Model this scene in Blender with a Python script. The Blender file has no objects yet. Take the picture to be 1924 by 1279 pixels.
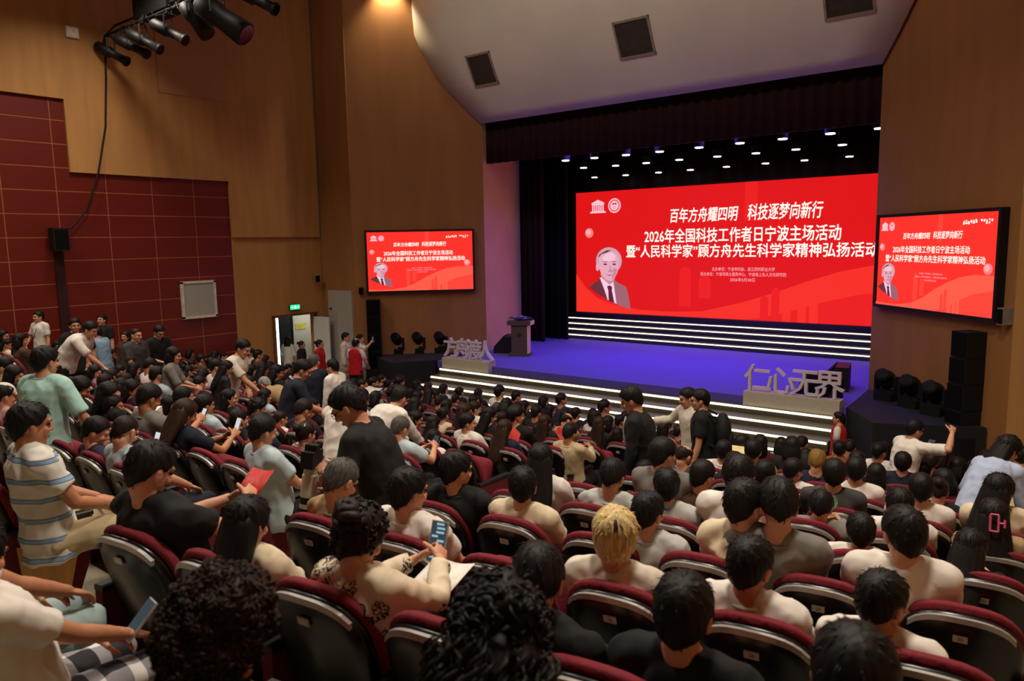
import bpy, math, random
import numpy as np
from mathutils import Vector, Matrix, noise

R = math.radians
C = bpy.context
sc = C.scene
col = sc.collection
random.seed(7)

# ------------------------------------------------------------------ camera
CAM_Z = 4.45
def cam_axes():
    yaw, pitch, roll = R(38.4), R(7.45), R(-0.997)
    f = Vector((-math.sin(yaw)*math.cos(pitch), math.cos(yaw)*math.cos(pitch), -math.sin(pitch)))
    r = Vector((math.cos(yaw), math.sin(yaw), 0))
    u = r.cross(f)
    r2 = r*math.cos(roll) + u*math.sin(roll)
    u2 = -r*math.sin(roll) + u*math.cos(roll)
    return r2, u2, f
cam_r, cam_u, cam_f = cam_axes()
cd = bpy.data.cameras.new('camera'); cam = bpy.data.objects.new('camera', cd); col.objects.link(cam)
m = Matrix.Identity(4)
for i in range(3):
    m[i][0], m[i][1], m[i][2] = cam_r[i], cam_u[i], -cam_f[i]
m[2][3] = CAM_Z
cam.matrix_world = m
cd.sensor_width = 36.0; cd.lens = 1393/1924*36.0; cd.clip_end = 200; cd.clip_start = .05
cd.dof.use_dof = True; cd.dof.focus_distance = 9.0; cd.dof.aperture_fstop = 3.2
sc.camera = cam

# ------------------------------------------------------------------ world, exposure
w = bpy.data.worlds.new('World'); sc.world = w; w.use_nodes = True
w.node_tree.nodes['Background'].inputs[0].default_value = (.55, .5, .5, 1)
w.node_tree.nodes['Background'].inputs[1].default_value = .02
sc.view_settings.view_transform = 'Standard'; sc.view_settings.look = 'None'
sc.view_settings.gamma = 1.0; sc.view_settings.exposure = 0.0
sc.cycles.max_bounces = 5; sc.cycles.diffuse_bounces = 3; sc.cycles.glossy_bounces = 2
sc.cycles.use_denoising = True
sc.cycles.sample_clamp_indirect = 4.0

# ------------------------------------------------------------------ room lamps
def lamp(name, kind, loc, power, color, rot=(0, 0, 0), size=1.0, size_y=None, spot=None, blend=.6, spread=None):
    l = bpy.data.lights.new(name, kind); o = bpy.data.objects.new(name, l); col.objects.link(o)
    o.location = loc; o.rotation_euler = rot; l.energy = power; l.color = color
    if kind == 'AREA':
        l.shape = 'RECTANGLE' if size_y else 'DISK'; l.size = size
        if size_y: l.size_y = size_y
        if spread: l.spread = spread
    elif kind == 'SPOT':
        l.spot_size = spot; l.spot_blend = blend; l.shadow_soft_size = size
    else: l.shadow_soft_size = size
    return o
WARM = (1.0, .88, .73)
LK = 1.0
# rows of downlights in the hall ceiling
for (x, y, p) in ((-1.6, 3.5, 270), (-1.6, 8.0, 200), (-6.5, 3.5, 160), (-6.5, 8.0, 90), (-11.5, 3.0, 130), (-11.5, 7.5, 80), (-16, 3.0, 190), (-16, 7.5, 150)):
    lamp('house_downlight', 'AREA', (x, y, 10.6), p*LK, WARM, size=1.2, spread=R(140))
lamp('wall_wash_lamp', 'SPOT', (-16.50, 15.36, 11.95), 420*LK, (1, .82, .5), rot=(R(12), R(12), 0), size=.08, spot=R(100), blend=.8)
# added fill lamps, no real fixtures, brightening the plaster reflector and splayed walls
for x in (-13.5, -9.3, -5.0):
    lamp('added_reflector_fill', 'AREA', (x, 10.6, 11.3), 34*LK, (1, .86, .70), rot=(R(68), 0, 0), size=1.2, size_y=.5, spread=R(150))
# blue and violet floods over the stage
for x in (-12.0, -9.8, -7.6, -5.4):
    lamp('stage_flood', 'AREA', (x, 18.4, 7.2), 88*LK, (.17, .085, 1.0), size=.9, spread=R(125))
lamp('stage_flood', 'AREA', (-9.3, 21.6, 7.0), 30*LK, (.8, .55, 1.0), size=5.0, size_y=.5, spread=R(120))

# ------------------------------------------------------------------ materials
def lin(h):
    if isinstance(h, (tuple, list)): return tuple(h)
    h = h.lstrip('#'); out = []
    for i in (0, 2, 4):
        c = int(h[i:i+2], 16)/255
        out.append(c/12.92 if c <= .04045 else ((c+.055)/1.055)**2.4)
    return tuple(out)
MATS = {}
def mat(name, c, rough=.65, metal=0.0, var=.18, scale=9.0, bump=.0, stretch=(1, 1, 1), emit=0.0, spec=.4):
    if name in MATS: return MATS[name]
    M = bpy.data.materials.new(name); M.use_nodes = True
    nt = M.node_tree; N = nt.nodes; L = nt.links; b = N['Principled BSDF']
    c = lin(c)
    tc = N.new('ShaderNodeTexCoord'); mp = N.new('ShaderNodeMapping'); mp.inputs['Scale'].default_value = stretch
    nz = N.new('ShaderNodeTexNoise'); nz.inputs['Scale'].default_value = scale; nz.inputs['Detail'].default_value = 3
    L.new(tc.outputs['Object'], mp.inputs[0]); L.new(mp.outputs[0], nz.inputs['Vector'])
    rp = N.new('ShaderNodeValToRGB')
    rp.color_ramp.elements[0].position = .3; rp.color_ramp.elements[1].position = .7
    rp.color_ramp.elements[0].color = tuple(v*(1-var) for v in c)+(1,)
    rp.color_ramp.elements[1].color = tuple(min(1, v*(1+var)) for v in c)+(1,)
    L.new(nz.outputs['Fac'], rp.inputs[0]); L.new(rp.outputs[0], b.inputs['Base Color'])
    b.inputs['Roughness'].default_value = rough; b.inputs['Metallic'].default_value = metal
    b.inputs['Specular IOR Level'].default_value = spec
    if bump:
        bp = N.new('ShaderNodeBump'); bp.inputs['Strength'].default_value = bump; bp.inputs['Distance'].default_value = .01
        L.new(nz.outputs['Fac'], bp.inputs['Height']); L.new(bp.outputs[0], b.inputs['Normal'])
    if emit:
        L.new(rp.outputs[0], b.inputs['Emission Color']); b.inputs['Emission Strength'].default_value = emit
    M.diffuse_color = c+(1,)
    MATS[name] = M
    return M
def glow(name, c, strength=1.0):
    if name in MATS: return MATS[name]
    M = bpy.data.materials.new(name); M.use_nodes = True
    b = M.node_tree.nodes['Principled BSDF']; c = lin(c)
    b.inputs['Base Color'].default_value = (0.01, .01, .01, 1); b.inputs['Roughness'].default_value = .6
    b.inputs['Emission Color'].default_value = c+(1,); b.inputs['Emission Strength'].default_value = strength
    b.inputs['Specular IOR Level'].default_value = .1
    MATS[name] = M
    return M
def grid_mat(name, c, line, wy, wz, th=.012, oy=0, oz=0):
    """flat panels parted by thin metal joints, on a wall in the Y/Z plane"""
    M = bpy.data.materials.new(name); M.use_nodes = True
    nt = M.node_tree; N = nt.nodes; L = nt.links; b = N['Principled BSDF']
    tc = N.new('ShaderNodeTexCoord'); sp = N.new('ShaderNodeSeparateXYZ'); L.new(tc.outputs['Object'], sp.inputs[0])
    def joint(sock, per, off):
        a = N.new('ShaderNodeMath'); a.operation = 'ADD'; a.inputs[1].default_value = off; L.new(sock, a.inputs[0])
        md = N.new('ShaderNodeMath'); md.operation = 'FLOORED_MODULO'; md.inputs[1].default_value = per; L.new(a.outputs[0], md.inputs[0])
        lt = N.new('ShaderNodeMath'); lt.operation = 'LESS_THAN'; lt.inputs[1].default_value = th; L.new(md.outputs[0], lt.inputs[0])
        return lt
    jy = joint(sp.outputs['Y'], wy, oy); jz = joint(sp.outputs['Z'], wz, oz)
    mx = N.new('ShaderNodeMath'); mx.operation = 'MAXIMUM'; L.new(jy.outputs[0], mx.inputs[0]); L.new(jz.outputs[0], mx.inputs[1])
    nz = N.new('ShaderNodeTexNoise'); nz.inputs['Scale'].default_value = 1.3
    mp = N.new('ShaderNodeMapping'); mp.inputs['Scale'].default_value = (1, .5, 12); L.new(tc.outputs['Object'], mp.inputs[0]); L.new(mp.outputs[0], nz.inputs['Vector'])
    rp = N.new('ShaderNodeValToRGB'); c = lin(c)
    rp.color_ramp.elements[0].color = tuple(v*.8 for v in c)+(1,); rp.color_ramp.elements[1].color = tuple(v*1.2 for v in c)+(1,)
    L.new(nz.outputs['Fac'], rp.inputs[0])
    mix = N.new('ShaderNodeMix'); mix.data_type = 'RGBA'; L.new(mx.outputs[0], mix.inputs[0])
    L.new(rp.outputs[0], mix.inputs[6]); mix.inputs[7].default_value = lin(line)+(1,)
    L.new(mix.outputs[2], b.inputs['Base Color']); b.inputs['Roughness'].default_value = .42
    MATS[name] = M
    return M
def stripe_mat(name, cols, axis, period, rough=.8, scale_noise=0.0):
    """broad woven stripes along one object axis; cols = [(fraction start, colour)]"""
    M = bpy.data.materials.new(name); M.use_nodes = True
    nt = M.node_tree; N = nt.nodes; L = nt.links; b = N['Principled BSDF']
    tc = N.new('ShaderNodeTexCoord'); sp = N.new('ShaderNodeSeparateXYZ'); L.new(tc.outputs['Object'], sp.inputs[0])
    md = N.new('ShaderNodeMath'); md.operation = 'FLOORED_MODULO'; md.inputs[1].default_value = period; L.new(sp.outputs[axis], md.inputs[0])
    dv = N.new('ShaderNodeMath'); dv.operation = 'DIVIDE'; dv.inputs[1].default_value = period; L.new(md.outputs[0], dv.inputs[0])
    rp = N.new('ShaderNodeValToRGB'); rp.color_ramp.interpolation = 'CONSTANT'
    e = rp.color_ramp.elements; e[0].position = cols[0][0]; e[0].color = lin(cols[0][1])+(1,); e[1].position = cols[1][0]; e[1].color = lin(cols[1][1])+(1,)
    for p, c in cols[2:]:
        k = e.new(p); k.color = lin(c)+(1,)
    L.new(dv.outputs[0], rp.inputs[0]); L.new(rp.outputs[0], b.inputs['Base Color']); b.inputs['Roughness'].default_value = rough
    MATS[name] = M
    return M
def check_mat(name, base, band, cross, per=.16):
    M = bpy.data.materials.new(name); M.use_nodes = True
    nt = M.node_tree; N = nt.nodes; L = nt.links; b = N['Principled BSDF']
    tc = N.new('ShaderNodeTexCoord'); sp = N.new('ShaderNodeSeparateXYZ'); L.new(tc.outputs['Object'], sp.inputs[0])
    s = []
    for ax in ('X', 'Y'):
        md = N.new('ShaderNodeMath'); md.operation = 'FLOORED_MODULO'; md.inputs[1].default_value = per; L.new(sp.outputs[ax], md.inputs[0])
        lt = N.new('ShaderNodeMath'); lt.operation = 'LESS_THAN'; lt.inputs[1].default_value = per*.36; L.new(md.outputs[0], lt.inputs[0]); s.append(lt)
    ad = N.new('ShaderNodeMath'); ad.operation = 'ADD'; L.new(s[0].outputs[0], ad.inputs[0]); L.new(s[1].outputs[0], ad.inputs[1])
    hf = N.new('ShaderNodeMath'); hf.operation = 'MULTIPLY'; hf.inputs[1].default_value = .5; L.new(ad.outputs[0], hf.inputs[0])
    rp = N.new('ShaderNodeValToRGB'); rp.color_ramp.interpolation = 'CONSTANT'; e = rp.color_ramp.elements
    e[0].color = lin(base)+(1,); e[1].position = .75; e[1].color = lin(cross)+(1,); k = e.new(.25); k.color = lin(band)+(1,)
    L.new(hf.outputs[0], rp.inputs[0]); L.new(rp.outputs[0], b.inputs['Base Color']); b.inputs['Roughness'].default_value = .85
    MATS[name] = M
    return M
def floral_mat(name, base, ink):
    M = bpy.data.materials.new(name); M.use_nodes = True
    nt = M.node_tree; N = nt.nodes; L = nt.links; b = N['Principled BSDF']
    tc = N.new('ShaderNodeTexCoord')
    vz = N.new('ShaderNodeTexVoronoi'); vz.inputs['Scale'].default_value = 5.0; L.new(tc.outputs['Object'], vz.inputs['Vector'])
    nz = N.new('ShaderNodeTexNoise'); nz.inputs['Scale'].default_value = 17; nz.inputs['Distortion'].default_value = 1.2; L.new(tc.outputs['Object'], nz.inputs['Vector'])
    lt = N.new('ShaderNodeMath'); lt.operation = 'LESS_THAN'; lt.inputs[1].default_value = .47; L.new(vz.outputs['Distance'], lt.inputs[0])
    sb = N.new('ShaderNodeMath'); sb.operation = 'SUBTRACT'; sb.inputs[1].default_value = .5; L.new(nz.outputs['Fac'], sb.inputs[0])
    ab = N.new('ShaderNodeMath'); ab.operation = 'ABSOLUTE'; L.new(sb.outputs[0], ab.inputs[0])
    l2 = N.new('ShaderNodeMath'); l2.operation = 'LESS_THAN'; l2.inputs[1].default_value = .040; L.new(ab.outputs[0], l2.inputs[0])
    mu = N.new('ShaderNodeMath'); mu.operation = 'MULTIPLY'; L.new(lt.outputs[0], mu.inputs[0]); L.new(l2.outputs[0], mu.inputs[1])
    mix = N.new('ShaderNodeMix'); mix.data_type = 'RGBA'; L.new(mu.outputs[0], mix.inputs[0])
    mix.inputs[6].default_value = lin(base)+(1,); mix.inputs[7].default_value = lin(ink)+(1,)
    L.new(mix.outputs[2], b.inputs['Base Color']); b.inputs['Roughness'].default_value = .7
    MATS[name] = M
    return M

# ------------------------------------------------------------------ mesh building
def ring_frame(d):
    d = d.normalized()
    a = Vector((0, 0, 1)) if abs(d.z) < .9 else Vector((0, 1, 0))
    x = a.cross(d).normalized(); return x, d.cross(x)
class MB:
    def __init__(s): s.V = []; s.F = []
    def add(s, V, F):
        n = len(s.V); s.V += [tuple(v) for v in V]; s.F += [tuple(i+n for i in f) for f in F]; return s
    def box(s, c, size, rot=None):
        hx, hy, hz = size[0]/2, size[1]/2, size[2]/2
        V = [Vector((x, y, z)) for z in (-hz, hz) for y in (-hy, hy) for x in (-hx, hx)]
        if rot is not None: V = [rot @ v for v in V]
        V = [v+Vector(c) for v in V]
        return s.add(V, [(0, 2, 3, 1), (4, 5, 7, 6), (0, 1, 5, 4), (2, 6, 7, 3), (0, 4, 6, 2), (1, 3, 7, 5)])
    def tube(s, pts, rad, n=8):
        pts = [Vector(p) for p in pts]
        if not isinstance(rad, (list, tuple)): rad = [rad]*len(pts)
        V = []; F = []
        for i, p in enumerate(pts):
            d = (pts[min(i+1, len(pts)-1)]-pts[max(i-1, 0)])
            if d.length < 1e-6: d = Vector((0, 0, 1))
            if i == 0: x, y = ring_frame(d)
            else:
                d.normalize(); x = (x-d*x.dot(d)).normalized(); y = d.cross(x)
            for k in range(n):
                a = 2*math.pi*k/n; V.append(p+(x*math.cos(a)+y*math.sin(a))*rad[i])
        for i in range(len(pts)-1):
            for k in range(n):
                a = i*n+k; b = i*n+(k+1) % n; F.append((a, b, b+n, a+n))
        F.append(tuple(range(n-1, -1, -1))); L0 = (len(pts)-1)*n; F.append(tuple(range(L0, L0+n)))
        return s.add(V, F)
    def ell(s, c, r, rot=None, seg=12, rings=8):
        if not isinstance(r, (list, tuple)): r = (r, r, r)
        c = Vector(c); V = []; F = []
        for i in range(1, rings):
            t = math.pi*i/rings
            for k in range(seg):
                a = 2*math.pi*k/seg
                v = Vector((r[0]*math.sin(t)*math.cos(a), r[1]*math.sin(t)*math.sin(a), r[2]*math.cos(t)))
                V.append(c+(rot @ v if rot is not None else v))
        top = len(V); v = Vector((0, 0, r[2])); V.append(c+(rot @ v if rot is not None else v)); V.append(c-(rot @ v if rot is not None else v))
        for i in range(rings-2):
            for k in range(seg):
                a = i*seg+k; b = i*seg+(k+1) % seg; F.append((a, a+seg, b+seg, b))
        for k in range(seg):
            F.append((top, k, (k+1) % seg)); L0 = (rings-2)*seg; F.append((top+1, L0+(k+1) % seg, L0+k))
        return s.add(V, F)
    def loft(s, secs, n=16):
        """secs: (centre, x axis, y axis, rx, ry)"""
        V = []; F = []
        for (c, x, y, rx, ry) in secs:
            for k in range(n):
                a = 2*math.pi*k/n; V.append(Vector(c)+Vector(x)*rx*math.cos(a)+Vector(y)*ry*math.sin(a))
        for i in range(len(secs)-1):
            for k in range(n):
                a = i*n+k; b = i*n+(k+1) % n; F.append((a, b, b+n, a+n))
        F.append(tuple(range(n-1, -1, -1))); L0 = (len(secs)-1)*n; F.append(tuple(range(L0, L0+n)))
        return s.add(V, F)
    def prism(s, poly, fn, d):
        """extrude a 2D outline: fn(u, v, w) -> point, w in (0, d)"""
        n = len(poly)
        V = [fn(u, v, 0) for u, v in poly]+[fn(u, v, d) for u, v in poly]
        F = [tuple(range(n-1, -1, -1)), tuple(range(n, 2*n))]+[(i, (i+1) % n, (i+1) % n+n, i+n) for i in range(n)]
        return s.add(V, F)
    def rings(s, loops, cap=True):
        n = len(loops[0]); V = [p for l in loops for p in l]; F = []
        for i in range(len(loops)-1):
            for k in range(n):
                a = i*n+k; b = i*n+(k+1) % n; F.append((a, b, b+n, a+n))
        if cap: F.append(tuple(range(n-1, -1, -1))); L0 = (len(loops)-1)*n; F.append(tuple(range(L0, L0+n)))
        return s.add(V, F)
    def append_mesh(s, me, M):
        return s.add([M @ v.co for v in me.vertices], [tuple(p.vertices) for p in me.polygons])
    def mesh(s, name, material=None, smooth=False):
        me = bpy.data.meshes.new(name); me.from_pydata([tuple(v) for v in s.V], [], s.F); me.validate()
        import bmesh as bmx
        bm = bmx.new(); bm.from_mesh(me); bmx.ops.recalc_face_normals(bm, faces=bm.faces[:]); bm.to_mesh(me); bm.free()
        if material: me.materials.append(material)
        if smooth:
            me.polygons.foreach_set('use_smooth', [True]*len(me.polygons))
        me.update(); return me
    def obj(s, name, material, parent=None, smooth=False):
        return link(name, s.mesh(name, material, smooth), parent)
def link(name, me, parent=None):
    o = bpy.data.objects.new(name, me); col.objects.link(o)
    if parent: o.parent = parent
    return o
def fuse(mb, voxel, it=3, name='body'):
    """weld overlapping closed shapes into one continuous skin"""
    me = mb.mesh('tmp'); o = bpy.data.objects.new('tmp', me); col.objects.link(o)
    r = o.modifiers.new('r', 'REMESH'); r.mode = 'VOXEL'; r.voxel_size = voxel
    if it:
        sm = o.modifiers.new('s', 'SMOOTH'); sm.factor = .5; sm.iterations = it
    dg = C.evaluated_depsgraph_get(); out = bpy.data.meshes.new_from_object(o.evaluated_get(dg)); out.name = name
    bpy.data.objects.remove(o); bpy.data.meshes.remove(me)
    out.polygons.foreach_set('use_smooth', [True]*len(out.polygons)); out.materials.clear()
    return out
def rumple(me, amp, sc_, seed=0, stretch=(1, 1, 1)):
    n = len(me.vertices); 
    off = Vector((seed*3.1, seed*1.7, 0))
    nr = [v.normal.copy() for v in me.vertices]
    for v, q in zip(me.vertices, nr):
        p = Vector((v.co.x*stretch[0], v.co.y*stretch[1], v.co.z*stretch[2]))*sc_+off
        k = min(.75, abs(noise.noise(p)+.5*noise.noise(p*2.1)))
        v.co += q*(1-2*k)*amp - q*amp*.2
    me.update(); return me
def thing(name, label, cat, loc=(0, 0, 0), rz=0, group=None):
    o = bpy.data.objects.new(name, None); col.objects.link(o); o.location = loc; o.rotation_euler = (0, 0, rz)
    o.empty_display_size = .1
    o['label'] = label; o['category'] = cat
    if group: o['group'] = group
    return o
def tag(o, label, cat, group=None):
    o['label'] = label; o['category'] = cat
    if group: o['group'] = group
    return o
def struct(name, mb, m, smooth=False):
    o = mb.obj(name, m, None, smooth); o['kind'] = 'structure'; return o
def copy_tree(o, parent=None):
    c = o.copy(); col.objects.link(c)
    if parent: c.parent = parent
    for ch in list(o.children): copy_tree(ch, c)
    return c
def text_mesh(body, size, bold=0.0, depth=0.0, align='CENTER', space=1.0, shear=0.0):
    """letters as a mesh; bold thickens the strokes by laying shifted copies over each other"""
    if bold:
        base = text_mesh(body, size, 0, depth, align, space, shear); b = MB()
        n = 8
        for i in range(n): b.append_mesh(base, Matrix.Translation((bold*size*math.cos(2*math.pi*i/n), bold*.8*size*math.sin(2*math.pi*i/n), -.00012*i)))
        bpy.data.meshes.remove(base); me = bpy.data.meshes.new('t'); me.from_pydata(b.V, [], b.F); return me
    cu = bpy.data.curves.new('t', 'FONT'); cu.body = body; cu.size = size; cu.offset = bold; cu.extrude = depth
    cu.align_x = align; cu.align_y = 'CENTER'; cu.space_character = space; cu.shear = shear; cu.resolution_u = 2
    o = bpy.data.objects.new('t', cu); col.objects.link(o)
    dg = C.evaluated_depsgraph_get(); me = bpy.data.meshes.new_from_object(o.evaluated_get(dg))
    bpy.data.objects.remove(o); bpy.data.curves.remove(cu)
    return me
def fit_text(me, x0, x1, z0, z1):
    """scale a text mesh (XY) so that it spans x0..x1 and z0..z1"""
    co = np.array([v.co for v in me.vertices]); a = co.min(0); b = co.max(0)
    for v in me.vertices:
        v.co = (x0+(v.co.x-a[0])/(b[0]-a[0])*(x1-x0), z0+(v.co.y-a[1])/(b[1]-a[1])*(z1-z0), v.co.z)
    me.update(); return me

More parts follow.
